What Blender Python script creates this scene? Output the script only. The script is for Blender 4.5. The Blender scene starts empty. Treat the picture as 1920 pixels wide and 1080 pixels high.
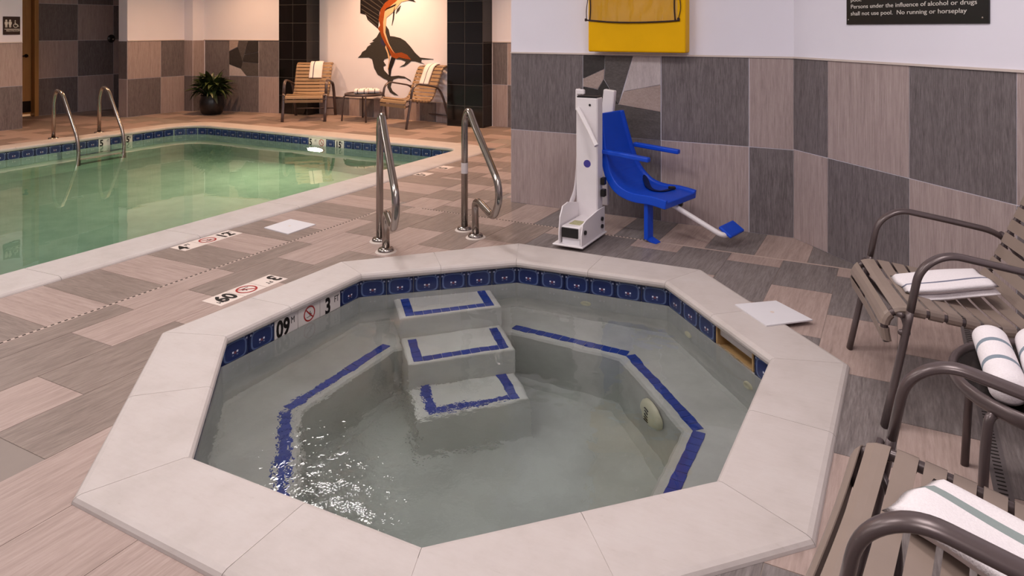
import bpy, bmesh, math, random
from mathutils import Vector, Matrix
from mathutils.geometry import tessellate_polygon

random.seed(7)
PI = math.pi
S = bpy.context.scene
COL = S.collection

# ------------------------------------------------------------------ camera, world, lights, exposure
# Room axes: x runs along the wall behind the pool lift, y runs away from the camera along the pool's long edge.
CAM_H, YAW, FPX, CX, CY = 1.42, math.radians(27.0), 1325.0, 1012.0, 53.4
cam = bpy.data.cameras.new('camera')
cam.sensor_width = 36.0
cam.lens = 36.0 * FPX / 1920.0
cam.shift_x = -(CX - 960.0) / 1920.0
cam.shift_y = -(540.0 - CY) / 1920.0
cam.clip_start = 0.02
camo = bpy.data.objects.new('camera', cam)
COL.objects.link(camo)
camo.location = (0, 0, CAM_H)
camo.rotation_euler = (PI / 2, 0, YAW)
S.camera = camo

S.view_settings.view_transform = 'Standard'
S.view_settings.look = 'None'
S.view_settings.gamma = 1.0
S.view_settings.use_curve_mapping = False
S.view_settings.exposure = 0.0
S.cycles.use_denoising = True
S.cycles.max_bounces = 12
S.cycles.diffuse_bounces = 5
S.cycles.glossy_bounces = 5
S.cycles.transmission_bounces = 10
S.cycles.transparent_max_bounces = 12
S.cycles.caustics_refractive = True
S.cycles.caustics_reflective = True
S.cycles.blur_glossy = 1.0
S.cycles.sample_clamp_indirect = 6.0

world = bpy.data.worlds.new('world')
S.world = world
world.use_nodes = True
world.node_tree.nodes['Background'].inputs[0].default_value = (0.9, 0.85, 0.82, 1)
world.node_tree.nodes['Background'].inputs[1].default_value = 0.03


def area(name, loc, size, power, color, target=None, spread=None):
    l = bpy.data.lights.new(name, 'AREA')
    l.shape = 'RECTANGLE'
    l.size, l.size_y = size
    l.energy = power
    l.color = color
    if spread:
        l.spread = spread
    o = bpy.data.objects.new(name, l)
    COL.objects.link(o)
    o.location = loc
    if target is not None:
        o.rotation_euler = (Vector(target) - Vector(loc)).to_track_quat('-Z', 'Y').to_euler()
    return o


NEUT = (1.0, 0.925, 0.915)
WARM = (1.0, 0.80, 0.66)
CEIL = 3.1
for nm, x, y, sx, sy, p, c in (
        ('ceiling_panel', -0.4, 0.4, 0.7, 0.7, 37, NEUT),
        ('ceiling_panel', -0.3, 2.4, 0.7, 0.7, 34, NEUT),
        ('ceiling_panel', -2.4, 2.2, 0.7, 0.7, 39, NEUT),
        ('ceiling_panel', -4.4, 0.6, 1.3, 1.3, 58, NEUT),
        ('ceiling_panel', -4.6, 4.6, 0.6, 0.6, 52, NEUT),
        ('ceiling_panel', -7.2, 2.6, 0.9, 0.9, 62, NEUT)):
    area(nm, (x, y, CEIL - 0.03), (sx, sy), p, c)

for nm, loc, tgt, p, ang in (('mural_spot', (-7.1, 7.8, CEIL - .05), (-7.2, 8.85, 1.7), 135, 100),
                             ('deck_spot', (-6.9, 7.9, CEIL - .05), (-6.9, 7.9, 0), 290, 120),
                             ('deck_spot', (-4.3, 7.6, CEIL - .05), (-4.3, 7.6, 0), 240, 120),
                             ('deck_spot', (-9.4, 7.4, CEIL - .05), (-9.4, 7.4, 0), 230, 125),
                             ('deck_spot', (-9.9, 4.6, CEIL - .05), (-9.9, 4.6, 0), 170, 100)):
    l = bpy.data.lights.new(nm, 'SPOT')
    l.energy = p
    l.color = (1.0, 0.56, 0.30)
    l.spot_size = math.radians(ang)
    l.spot_blend = 0.9
    l.shadow_soft_size = 0.08
    o = bpy.data.objects.new(nm, l)
    COL.objects.link(o)
    o.location = loc
    o.rotation_euler = (Vector(tgt) - Vector(loc)).to_track_quat('-Z', 'Y').to_euler()

# ------------------------------------------------------------------ helpers


def at(px, py, z=0.0):
    """Survey helper: the room point at height z seen at a pixel of the 1920x1080 photograph."""
    Y = (CAM_H - z) * FPX / (py - CY)
    X = (px - CX) / FPX * Y
    return Vector((X * math.cos(YAW) - Y * math.sin(YAW), X * math.sin(YAW) + Y * math.cos(YAW), z))


def lin(c):
    if isinstance(c, str):
        c = tuple(int(c[i:i + 2], 16) / 255 for i in (0, 2, 4))
    return tuple(((v / 12.92) if v <= 0.04045 else ((v + 0.055) / 1.055) ** 2.4) for v in c[:3]) + (1.0,)


class NT:
    def __init__(self, name):
        self.m = bpy.data.materials.new(name)
        self.m.use_nodes = True
        self.t = self.m.node_tree
        self.b = self.t.nodes['Principled BSDF']
        self.out = self.t.nodes['Material Output']

    def n(self, kind, **kw):
        nd = self.t.nodes.new(kind)
        for k, v in kw.items():
            if k.startswith('i_'):
                key = k[2:]
                nd.inputs[int(key) if key.isdigit() else key.replace('_', ' ')].default_value = v
            else:
                setattr(nd, k, v)
        return nd

    def l(self, a, b):
        self.t.links.new(a, b)

    def math(self, op, a, b=0.0, c=None):
        nd = self.t.nodes.new('ShaderNodeMath')
        nd.operation = op
        for i, v in enumerate((a, b, c)):
            if v is None:
                continue
            if isinstance(v, (int, float)):
                nd.inputs[i].default_value = v
            else:
                self.l(v, nd.inputs[i])
        return nd.outputs[0]

    def mix(self, fac, a, b):
        nd = self.t.nodes.new('ShaderNodeMix')
        nd.data_type = 'RGBA'
        for sock, v in ((nd.inputs[0], fac), (nd.inputs[6], a), (nd.inputs[7], b)):
            if isinstance(v, (int, float)):
                sock.default_value = v
            elif isinstance(v, tuple):
                sock.default_value = v
            else:
                self.l(v, sock)
        return nd.outputs[2]

    def coords(self, scale=(1, 1, 1), rnd=True, kind='Object'):
        tc = self.n('ShaderNodeTexCoord')
        mp = self.n('ShaderNodeMapping')
        mp.inputs['Scale'].default_value = scale
        self.l(tc.outputs[kind], mp.inputs['Vector'])
        if rnd:
            oi = self.n('ShaderNodeObjectInfo')
            r = self.math('MULTIPLY', oi.outputs['Random'], 57.0)
            cb = self.n('ShaderNodeCombineXYZ')
            for i in range(3):
                self.l(r, cb.inputs[i])
            self.l(cb.outputs[0], mp.inputs['Location'])
        return mp.outputs[0]

    def noise(self, vec, scale, detail=3.0, rough=0.55):
        nd = self.n('ShaderNodeTexNoise')
        nd.inputs['Scale'].default_value = scale
        nd.inputs['Detail'].default_value = detail
        nd.inputs['Roughness'].default_value = rough
        self.l(vec, nd.inputs['Vector'])
        return nd.outputs['Fac']

    def ramp(self, fac, stops):
        nd = self.n('ShaderNodeValToRGB')
        e = nd.color_ramp.elements
        while len(e) < len(stops):
            e.new(0.5)
        for i, (p, c) in enumerate(stops):
            e[i].position = p
            e[i].color = c
        self.l(fac, nd.inputs[0])
        return nd.outputs[0]

    def bump(self, h, strength=0.2, dist=0.01):
        nd = self.n('ShaderNodeBump')
        nd.inputs['Strength'].default_value = strength
        nd.inputs['Distance'].default_value = dist
        self.l(h, nd.inputs['Height'])
        self.l(nd.outputs[0], self.b.inputs['Normal'])

    def set(self, color=None, rough=0.5, metal=0.0, spec=0.5, **kw):
        if color is not None:
            if isinstance(color, tuple):
                self.b.inputs['Base Color'].default_value = color
            else:
                self.l(color, self.b.inputs['Base Color'])
        self.b.inputs['Roughness'].default_value = rough
        self.b.inputs['Metallic'].default_value = metal
        self.b.inputs['Specular IOR Level'].default_value = spec
        for k, v in kw.items():
            self.b.inputs[k.replace('_', ' ')].default_value = v
        return self.m


def simple(name, color, rough=0.5, metal=0.0, spec=0.5, var=0.06, scale=8.0, bump=0.0):
    t = NT(name)
    c = lin(color)
    f = t.noise(t.coords(), scale, 4.0)
    d = tuple(max(0, v * (1 - var * 2)) for v in c[:3]) + (1,)
    e = tuple(min(1, v * (1 + var * 1.2)) for v in c[:3]) + (1,)
    t.set(t.mix(f, d, e), rough, metal, spec)
    if bump:
        t.bump(t.noise(t.coords(), scale * 12, 3.0), bump, 0.002)
    return t.m


def streaked(name, base, dark, lightc, scale, rough=0.45, bump=0.15):
    """Woven-look porcelain: fine threads along one axis over soft bands."""
    t = NT(name)
    v = t.coords(scale)
    n1 = t.noise(v, 1.0, 5.0, 0.75)
    v2 = t.coords(tuple(s * 0.28 for s in scale))
    n2 = t.noise(v2, 1.0, 2.0)
    mixed = t.math('ADD', t.math('MULTIPLY', n1, 0.75), t.math('MULTIPLY', n2, 0.25))
    c = t.ramp(mixed, [(0.30, lin(dark)), (0.5, lin(base)), (0.70, lin(lightc))])
    t.set(c, rough, 0, 0.4)
    t.bump(n1, bump, 0.001)
    return t.m


M = {}
M['paint'] = simple('wall_paint', 'e6e3ee', 0.75, 0, 0.3, 0.02, 3, 0.03)
M['ceiling'] = simple('ceiling_paint', 'e6e2de', 0.85, 0, 0.2, 0.02)
M['grout'] = simple('grout', '8f837c', 0.9, 0, 0.2, 0.05)
M['grout_dark'] = simple('dark_grout', '4a4848', 0.9, 0, 0.2, 0.05)
M['trim'] = simple('tile_edge_trim', 'cdbfb8', 0.5, 0, 0.5, 0.03)
M['wall_light'] = streaked('wall_tile_taupe', 'a39290', '837473', 'b7a8a6', (160, 160, 7))
M['wall_dark'] = streaked('wall_tile_charcoal', '6c6466', '474141', '888082', (190, 190, 14))
M['floor_light'] = streaked('floor_tile_taupe', 'a48f87', '8b7870', 'b4a099', (90, 6, 20))
M['floor_dark'] = streaked('floor_tile_charcoal', '766d6b', '564e4d', '8e8684', (110, 9, 20))
M['floor_light_x'] = streaked('floor_tile_taupe_crosswise', 'a48f87', '8b7870', 'b4a099', (6, 90, 20))
M['floor_dark_x'] = streaked('floor_tile_charcoal_crosswise', '766d6b', '564e4d', '8e8684', (9, 110, 20))
M['floor_brown_warmlit'] = streaked('floor_tile_brown_warmlit', '85756d', '675a54', '9a8a81', (110, 9, 20))
M['floor_brown_warmlit_x'] = streaked('floor_tile_brown_warmlit_crosswise', '85756d', '675a54', '9a8a81', (9, 110, 20))
M['mosaic_a'] = streaked('mosaic_charcoal', '544e4d', '3f3b3a', '666060', (40, 40, 90))
M['mosaic_b'] = streaked('mosaic_black', '34302f', '292626', '433e3d', (60, 60, 60))
M['mosaic_c'] = streaked('mosaic_pale', 'b5aaab', 'a29798', 'c4babb', (90, 90, 20))
M['mosaic_d'] = streaked('mosaic_taupe', 'a2908a', '85756f', 'b3a29b', (60, 60, 120))
M['black_tile'] = simple('black_gloss_tile', '121011', 0.12, 0, 0.5, 0.1)


def coping_mat():
    t = NT('coping_stone')
    v = t.coords((1, 1, 1))
    n1 = t.noise(v, 5.0, 5.0, 0.6)
    n2 = t.noise(t.coords((3, 12, 3)), 6.0, 4.0, 0.7)
    c = t.ramp(n1, [(0.3, lin('b1a7a2')), (0.5, lin('bdb3af')), (0.75, lin('c3bbb8'))])
    veins = t.ramp(n2, [(0.22, lin('958a83')), (0.34, lin('bab0ab')), (0.6, lin('c1b8b4'))])
    t.set(t.mix(0.35, c, veins), 0.55, 0, 0.4)
    t.bump(t.noise(v, 60, 4.0), 0.12, 0.002)
    return t.m


M['coping'] = coping_mat()


def plaster_mat(name, base, dark):
    t = NT(name)
    n1 = t.noise(t.coords((1, 1, 1), False), 3.0, 5.0, 0.6)
    n2 = t.noise(t.coords((1, 1, 1), False), 90.0, 2.0, 0.6)
    c = t.mix(t.math('MULTIPLY', n2, 0.35), t.ramp(n1, [(0.3, lin(dark)), (0.65, lin(base))]), lin(dark))
    t.set(c, 0.8, 0, 0.2)
    return t.m


M['plaster'] = plaster_mat('spa_plaster', 'cbcac6', 'b1b0ac')
M['pool_plaster'] = plaster_mat('pool_plaster', 'c3cfc4', 'a3b3a6')
M['plaster_edge'] = plaster_mat('plaster_edge', 'dad9d5', 'c6c5c0')


def waterline_mat():
    """Glazed cobalt tile: paler octagon line, small pale corner marks, two white dots and a rust dash."""
    t = NT('waterline_tile_glaze')
    tc = t.n('ShaderNodeTexCoord')
    sp = t.n('ShaderNodeSeparateXYZ')
    t.l(tc.outputs['Object'], sp.inputs[0])
    x = t.math('ABSOLUTE', sp.outputs[0])
    z = sp.outputs[2]

    def band(v, c, w):
        return t.math('LESS_THAN', t.math('ABSOLUTE', t.math('SUBTRACT', v, c)), w)
    az = t.math('ABSOLUTE', z)
    d = t.math('ADD', t.math('POWER', t.math('DIVIDE', x, 0.060), 4.0), t.math('POWER', t.math('DIVIDE', az, 0.042), 4.0))
    ring = band(d, 1.0, 0.28)
    inside = t.math('LESS_THAN', d, 1.0)
    dots = t.math('MULTIPLY', band(x, 0.012, 0.0045), band(z, -0.006, 0.0045))
    dots2 = t.math('MULTIPLY', band(x, 0.012, 0.004), band(z, -0.020, 0.003))
    red = t.math('MULTIPLY', t.math('LESS_THAN', x, 0.006), band(z, -0.010, 0.006))
    cor = t.math('MULTIPLY', band(x, 0.064, 0.0045), band(z, 0.034, 0.0045))
    cor2 = t.math('MULTIPLY', band(x, 0.050, 0.004), band(z, 0.044, 0.003))
    n = t.noise(t.coords(), 40, 3.0)
    base = t.mix(n, lin('0d1230'), lin('1c2857'))
    base = t.mix(t.math('MULTIPLY', inside, 0.5), base, lin('22326a'))
    c = t.mix(t.math('MULTIPLY', ring, 0.7), base, lin('5c6f98'))
    c = t.mix(t.math('MULTIPLY', dots, 0.95), c, lin('d9dcea'))
    c = t.mix(t.math('MULTIPLY', dots2, 0.6), c, lin('8c93a8'))
    c = t.mix(t.math('MULTIPLY', cor, 0.7), c, lin('aab0cc'))
    c = t.mix(t.math('MULTIPLY', cor2, 0.6), c, lin('98a0c0'))
    c = t.mix(t.math('MULTIPLY', red, 0.6), c, lin('84443c'))
    t.set(c, 0.18, 0, 0.5)
    return t.m


M['waterline'] = waterline_mat()
M['trim_blue'] = simple('cobalt_trim_tile', '1f3c96', 0.3, 0, 0.5, 0.22, 18)
M['marker'] = simple('marker_tile_white', 'd8cfca', 0.35, 0, 0.5, 0.03)
M['marker_deck'] = simple('marker_tile_deck', 'd9c9c0', 0.5, 0, 0.5, 0.04)
M['ink'] = simple('black_ink', '17120f', 0.5, 0, 0.3, 0.02)
M['ink_red'] = simple('red_ink', 'a32420', 0.5, 0, 0.3, 0.05)
M['white_plastic'] = simple('white_plastic', 'dcd9dd', 0.35, 0, 0.5, 0.02)
M['cream_plastic'] = simple('cream_plastic', 'd8d3b8', 0.4, 0, 0.5, 0.03)
M['skimmer'] = simple('aged_skimmer_plastic', 'b08f62', 0.5, 0, 0.3, 0.15, 20)
M['lift_white'] = simple('white_powder_coat', 'e4dee0', 0.35, 0, 0.5, 0.03)
M['blue_plastic'] = simple('blue_plastic', '0a48c8', 0.42, 0, 0.4, 0.06, 6)
M['blue_dark'] = simple('navy_belt', '0b1d4f', 0.6, 0, 0.3, 0.1)
M['black'] = simple('black_plastic', '131112', 0.35, 0, 0.5, 0.1)
M['yellow'] = simple('yellow_vinyl', 'e8b000', 0.5, 0, 0.15, 0.05, 5)
M['piping'] = simple('dark_piping', '2a1210', 0.5, 0, 0.4, 0.05)
M['strap'] = simple('brown_vinyl_strap', '8a7a70', 0.45, 0, 0.4, 0.06, 10)
M['strap_warmlit'] = simple('warmlit_vinyl_strap', '957a5e', 0.45, 0, 0.4, 0.06, 10)  # brown straps of the far chairs, warm spot light painted into the colour
M['sign_black'] = simple('sign_black', '14120f', 0.3, 0, 0.5, 0.05)
M['sign_brown'] = simple('sign_brown', '2c1c17', 0.4, 0, 0.4, 0.05)
M['sign_white'] = simple('sign_lettering', 'd8d2ca', 0.5, 0, 0.3, 0.02)
M['label_green'] = simple('warning_label', 'b9b68a', 0.5, 0, 0.3, 0.3, 90)
M['logo'] = simple('logo_violet', '4b4496', 0.5, 0, 0.3, 0.2, 90)
M['pot'] = simple('black_glazed_pot', '171314', 0.3, 0, 0.5, 0.1)
M['soil'] = simple('soil', '2c2019', 0.95, 0, 0.1, 0.3, 60)
M['fish_dark'] = simple('mosaic_fish_charcoal', '3a3631', 0.4, 0, 0.5, 0.75, 75)
M['fish_grey'] = simple('mosaic_fish_grey', '5f564e', 0.4, 0, 0.5, 0.4, 160)
M['fish_black'] = simple('mosaic_fish_black', '211a17', 0.4, 0, 0.5, 0.5, 160)
M['fish_orange'] = simple('mosaic_fish_orange', '9c4a17', 0.35, 0, 0.5, 0.35, 90)
M['fish_cream'] = simple('mosaic_fish_cream', 'e0b890', 0.35, 0, 0.5, 0.2, 90)
M['fish_blue'] = simple('mosaic_fish_blue', '39324f', 0.35, 0, 0.5, 0.3, 90)
M['drain'] = simple('drain_channel_grey', '645c5c', 0.5, 0, 0.4, 0.08)
M['slot'] = simple('drain_slot', '2a2523', 0.8, 0, 0.2, 0.05)
M['joint_strip'] = simple('movement_joint_beige', 'b7a298', 0.6, 0, 0.3, 0.05)
M['silicone'] = simple('silicone_ring', 'c9bcb3', 0.6, 0, 0.3, 0.05)
M['tape'] = simple('white_tape', 'cfc6c6', 0.6, 0, 0.3, 0.03)


def door_mat():
    t = NT('door_wood')
    n = t.noise(t.coords((30, 30, 2), False), 1.0, 4.0, 0.6)
    t.set(t.mix(n, lin('8c6237'), lin('b58a52')), 0.45)
    return t.m


M['wood'] = door_mat()
M['steel'] = simple('stainless_steel', 'a39a94', 0.22, 1.0, 0.5, 0.05, 12)
M['bronze_dark'] = simple('dark_metal', '2a2320', 0.35, 0.8, 0.5, 0.05)
M['frame'] = simple('taupe_powder_coat', '5b4f4f', 0.32, 0.35, 0.5, 0.05)
M['leaf'] = simple('leaf_green', '313f20', 0.4, 0, 0.5, 0.3, 25)
M['leaf_b'] = simple('leaf_green_pale', '465429', 0.4, 0, 0.5, 0.3, 25)


def towel_mat(name, stripe, x0s, w, axis=0):
    """White terry with woven stripes at fixed distances across the cloth."""
    t = NT(name)
    tc = t.n('ShaderNodeTexCoord')
    sp = t.n('ShaderNodeSeparateXYZ')
    t.l(tc.outputs['Object'], sp.inputs[0])
    f = None
    for x0 in x0s:
        b = t.math('LESS_THAN', t.math('ABSOLUTE', t.math('SUBTRACT', sp.outputs[axis], x0)), w)
        f = b if f is None else t.math('MAXIMUM', f, b)
    n = t.noise(t.coords((1, 1, 1), False), 260, 3.0)
    t.set(t.mix(t.math('MULTIPLY', f, 0.9), t.mix(n, lin('d5cdd0'), lin('f0eaec')), lin(stripe)), 0.95, 0, 0.1)
    t.bump(n, 0.5, 0.003)
    return t.m


def smoke_mat():
    t = NT('smoked_acrylic')
    tr = t.n('ShaderNodeBsdfTransparent')
    tr.inputs[0].default_value = (0.42, 0.38, 0.37, 1)
    ms = t.n('ShaderNodeMixShader')
    t.set(lin('3b3534'), 0.15)
    fr = t.n('ShaderNodeFresnel')
    fr.inputs[0].default_value = 1.45
    t.l(t.math('ADD', fr.outputs[0], 0.25), ms.inputs[0])
    t.l(tr.outputs[0], ms.inputs[1])
    t.l(t.b.outputs[0], ms.inputs[2])
    t.l(ms.outputs[0], t.out.inputs[0])
    return t.m


M['smoked'] = smoke_mat()


def clear_vinyl():
    t = NT('clear_vinyl')
    tr = t.n('ShaderNodeBsdfTransparent')
    tr.inputs[0].default_value = (0.95, 0.93, 0.88, 1)
    gl = t.n('ShaderNodeBsdfGlossy')
    gl.inputs['Roughness'].default_value = 0.08
    n = t.noise(t.coords((9, 9, 2.2), False), 1.0, 2.0)
    bp = t.n('ShaderNodeBump')
    bp.inputs['Strength'].default_value = 0.9
    bp.inputs['Distance'].default_value = 0.05
    t.l(n, bp.inputs['Height'])
    t.l(bp.outputs[0], gl.inputs['Normal'])
    ms = t.n('ShaderNodeMixShader')
    ms.inputs[0].default_value = 0.14
    t.l(tr.outputs[0], ms.inputs[1])
    t.l(gl.outputs[0], ms.inputs[2])
    t.l(ms.outputs[0], t.out.inputs[0])
    return t.m


M['vinyl'] = clear_vinyl()


def water_mat(name, absorb, density, ripple, rscale, patch=None):
    """Clear water: refracting surface with fine ripples, the body of the water absorbs by depth."""
    t = NT(name)
    g = t.n('ShaderNodeBsdfGlass')
    g.inputs['IOR'].default_value = 1.33
    g.inputs['Roughness'].default_value = 0.0
    v = t.coords((1, 1, 1), False)
    n1 = t.noise(v, rscale, 3.0, 0.5)
    h = t.math('MULTIPLY', n1, 1.0)
    if patch:
        (px, py, r), amp = patch
        tc = t.n('ShaderNodeTexCoord')
        vd = t.n('ShaderNodeVectorMath', operation='DISTANCE')
        vd.inputs[1].default_value = (px, py, 0)
        t.l(tc.outputs['Object'], vd.inputs[0])
        mask = t.n('ShaderNodeMapRange')
        mask.inputs['From Min'].default_value = r
        mask.inputs['From Max'].default_value = r * 0.15
        t.l(vd.outputs['Value'], mask.inputs['Value'])
        n2 = t.noise(t.coords((1, 1, 1), False), 16.0, 3.0, 0.55)
        h = t.math('ADD', h, t.math('MULTIPLY', t.math('MULTIPLY', n2, mask.outputs[0]), amp))
    bp = t.n('ShaderNodeBump')
    bp.inputs['Strength'].default_value = 1.0
    bp.inputs['Distance'].default_value = ripple
    t.l(h, bp.inputs['Height'])
    t.l(bp.outputs[0], g.inputs['Normal'])
    t.l(g.outputs[0], t.out.inputs['Surface'])
    va = t.n('ShaderNodeVolumeAbsorption')
    va.inputs['Color'].default_value = absorb
    va.inputs['Density'].default_value = density
    t.l(va.outputs[0], t.out.inputs['Volume'])
    return t.m


M['spa_water'] = water_mat('spa_water', (0.72, 0.86, 0.84, 1), 0.42, 0.008, 2.8, ((-1.7, 1.72, 0.98), 1.0))
M['pool_water'] = water_mat('pool_water', (0.56, 0.79, 0.69, 1), 0.40, 0.002, 1.6)


def emis(name, color, strength):
    t = NT(name)
    e = t.n('ShaderNodeEmission')
    e.inputs[0].default_value = color
    e.inputs[1].default_value = strength
    t.l(e.outputs[0], t.out.inputs[0])
    return t.m


M['pool_lamp'] = emis('pool_lamp_lens', (1.0, 0.88, 0.62, 1), 60.0)


# ------------------------------------------------------------------ object helpers
def mesh_from(bm, name):
    me = bpy.data.meshes.new(name)
    bmesh.ops.recalc_face_normals(bm, faces=bm.faces)
    bm.to_mesh(me)
    bm.free()
    return me


def obj(name, data, mat, parent=None, loc=None, rot=None, smooth=False, world_space=False):
    """Link one mesh object. With world_space the mesh is in room coordinates even though it has a parent."""
    me = mesh_from(data, name) if isinstance(data, bmesh.types.BMesh) else data
    if mat is not None and len(me.materials) == 0:
        me.materials.append(mat)
    if smooth:
        me.polygons.foreach_set('use_smooth', [True] * len(me.polygons))
    o = bpy.data.objects.new(name, me)
    COL.objects.link(o)
    if loc is not None:
        o.location = loc
    if rot is not None:
        o.rotation_euler = rot
    if parent is not None:
        o.parent = parent
        if world_space:
            p, base = parent, Vector((0, 0, 0))
            while p is not None:
                base = base + p.location if p.parent is None or not p.get('_ws') else base + Vector((0, 0, 0))
                p = p.parent
            o.matrix_parent_inverse = PINV[parent.name]
    PINV[o.name] = (o.matrix_local_world if False else mw(o)).inverted()
    return o


PINV = {}


def mw(o):
    m = Matrix.LocRotScale(o.location, o.rotation_euler, o.scale)
    if o.parent is not None:
        m = mw(o.parent) @ o.matrix_parent_inverse @ m
    return m


def empty(name, loc=(0, 0, 0), rotz=0.0):
    o = bpy.data.objects.new(name, None)
    o.empty_display_size = 0.05
    COL.objects.link(o)
    o.location = loc
    o.rotation_euler = (0, 0, rotz)
    PINV[o.name] = mw(o).inverted()
    return o


def tag(o, label=None, cat=None, group=None, kind=None):
    if label:
        o['label'] = label
    if cat:
        o['category'] = cat
    if group:
        o['group'] = group
    if kind:
        o['kind'] = kind
    return o


def struct(o):
    o['kind'] = 'structure'
    return o


def bm_box(bm, c, s, rot=None, bevel=0.0, seg=1):
    ret = bmesh.ops.create_cube(bm, size=1.0)
    vs = ret['verts']
    m = Matrix.Translation(c) @ (rot if rot is not None else Matrix.Identity(4)) @ Matrix.Diagonal((s[0], s[1], s[2], 1))
    bmesh.ops.transform(bm, matrix=m, verts=vs)
    if bevel > 0:
        es = list({e for v in vs for e in v.link_edges})
        bmesh.ops.bevel(bm, geom=es, offset=bevel, segments=seg, affect='EDGES', profile=0.5)


def box(c, s, rot=None, bevel=0.0, seg=1):
    bm = bmesh.new()
    bm_box(bm, c, s, rot, bevel, seg)
    return bm


def bm_prism(bm, pts, z0, z1, top_inset=0.0):
    """Vertical prism over a plan polygon."""
    n = len(pts)
    if top_inset:
        cx = sum(p[0] for p in pts) / n
        cy = sum(p[1] for p in pts) / n
    lo = [bm.verts.new((p[0], p[1], z0)) for p in pts]
    if top_inset:
        def ins(p):
            d = Vector((cx - p[0], cy - p[1]))
            d = d.normalized() * top_inset if d.length > 1e-6 else d
            return (p[0] + d.x, p[1] + d.y, z1)
        hi = [bm.verts.new(ins(p)) for p in pts]
    else:
        hi = [bm.verts.new((p[0], p[1], z1)) for p in pts]
    bm.faces.new(hi)
    bm.faces.new(lo[::-1])
    for i in range(n):
        j = (i + 1) % n
        bm.faces.new((lo[i], lo[j], hi[j], hi[i]))


def bm_slab(bm, o, ux, uy, un, pts, d0, d1):
    """Prism over a polygon given in a plane (origin o, axes ux, uy), from depth d0 to d1 along un."""
    o, ux, uy, un = Vector(o), Vector(ux), Vector(uy), Vector(un)
    a = [bm.verts.new(o + ux * p[0] + uy * p[1] + un * d0) for p in pts]
    b = [bm.verts.new(o + ux * p[0] + uy * p[1] + un * d1) for p in pts]
    n = len(pts)
    bm.faces.new(b)
    bm.faces.new(a[::-1])
    for i in range(n):
        j = (i + 1) % n
        bm.faces.new((a[i], a[j], b[j], b[i]))


def smooth_path(pts, n=8, closed=False):
    """Catmull-Rom through the points."""
    P = [Vector(p) for p in pts]
    out = []
    m = len(P)
    rng = range(m if closed else m - 1)
    for i in rng:
        p1, p2 = P[i], P[(i + 1) % m]
        p0 = P[i - 1] if (i > 0 or closed) else p1 * 2 - p2
        p3 = P[(i + 2) % m] if (i + 2 < m or closed) else p2 * 2 - p1
        for k in range(n):
            t = k / n
            out.append(0.5 * ((2 * p1) + (p2 - p0) * t + (2 * p0 - 5 * p1 + 4 * p2 - p3) * t * t + (3 * p1 - p0 - 3 * p2 + p3) * t ** 3))
    if not closed:
        out.append(P[-1])
    return out


def fillet(pts, r, n=6):
    """Polyline with rounded corners."""
    P = [Vector(p) for p in pts]
    out = [P[0]]
    for i in range(1, len(P) - 1):
        a, b, c = P[i - 1], P[i], P[i + 1]
        u, v = (a - b), (c - b)
        rr = r[i] if isinstance(r, (list, tuple)) else r
        rr = min(rr, u.length * 0.49, v.length * 0.49)
        u.normalize()
        v.normalize()
        s, e = b + u * rr, b + v * rr
        for k in range(n + 1):
            t = k / n
            out.append((1 - t) ** 2 * s + 2 * t * (1 - t) * b + t * t * e)
    out.append(P[-1])
    return out


def bm_tube(bm, path, r, seg=10, closed=False, ry=None, up=(0, 0, 1), caps=True):
    """Round or oval tube; r across the side direction, ry along the other."""
    path = [Vector(p) for p in path]
    n = len(path)
    ry = ry or r
    rings = []
    upv = Vector(up)
    side = None
    for i in range(n):
        a = path[(i - 1) % n] if (closed or i > 0) else path[i]
        b = path[(i + 1) % n] if (closed or i < n - 1) else path[i]
        t = (b - a).normalized()
        if side is None:
            side = t.cross(upv)
            if side.length < 1e-4:
                side = t.cross(Vector((0, 1, 0)))
        else:
            side = side - t * side.dot(t)
        side.normalize()
        nn = side.cross(t).normalized()
        rings.append([bm.verts.new(path[i] + side * (math.cos(2 * PI * k / seg) * r) + nn * (math.sin(2 * PI * k / seg) * ry)) for k in range(seg)])
    m = n if closed else n - 1
    for i in range(m):
        A, B = rings[i], rings[(i + 1) % n]
        for k in range(seg):
            bm.faces.new((A[k], A[(k + 1) % seg], B[(k + 1) % seg], B[k]))
    if caps and not closed:
        bm.faces.new(rings[0][::-1])
        bm.faces.new(rings[-1])


def tube(path, r, seg=10, **kw):
    bm = bmesh.new()
    bm_tube(bm, path, r, seg, **kw)
    return bm


def bm_lathe(bm, prof, seg=24, c=(0, 0, 0), axis=None):
    rings = []
    c = Vector(c)
    R = axis.to_track_quat('Z', 'Y').to_matrix() if axis is not None else Matrix.Identity(3)
    for r, z in prof:
        if r < 1e-6:
            rings.append([bm.verts.new(c + R @ Vector((0, 0, z)))])
        else:
            rings.append([bm.verts.new(c + R @ Vector((r * math.cos(2 * PI * k / seg), r * math.sin(2 * PI * k / seg), z))) for k in range(seg)])
    for A, B in zip(rings, rings[1:]):
        for k in range(seg):
            a, b, c2, d = A[k % len(A)], A[(k + 1) % len(A)], B[(k + 1) % len(B)], B[k % len(B)]
            vs = []
            for v in (a, b, c2, d):
                if v not in vs:
                    vs.append(v)
            if len(vs) > 2:
                bm.faces.new(vs)


def lathe(prof, seg=24, c=(0, 0, 0), axis=None):
    bm = bmesh.new()
    bm_lathe(bm, prof, seg, c, axis)
    return bm


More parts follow.
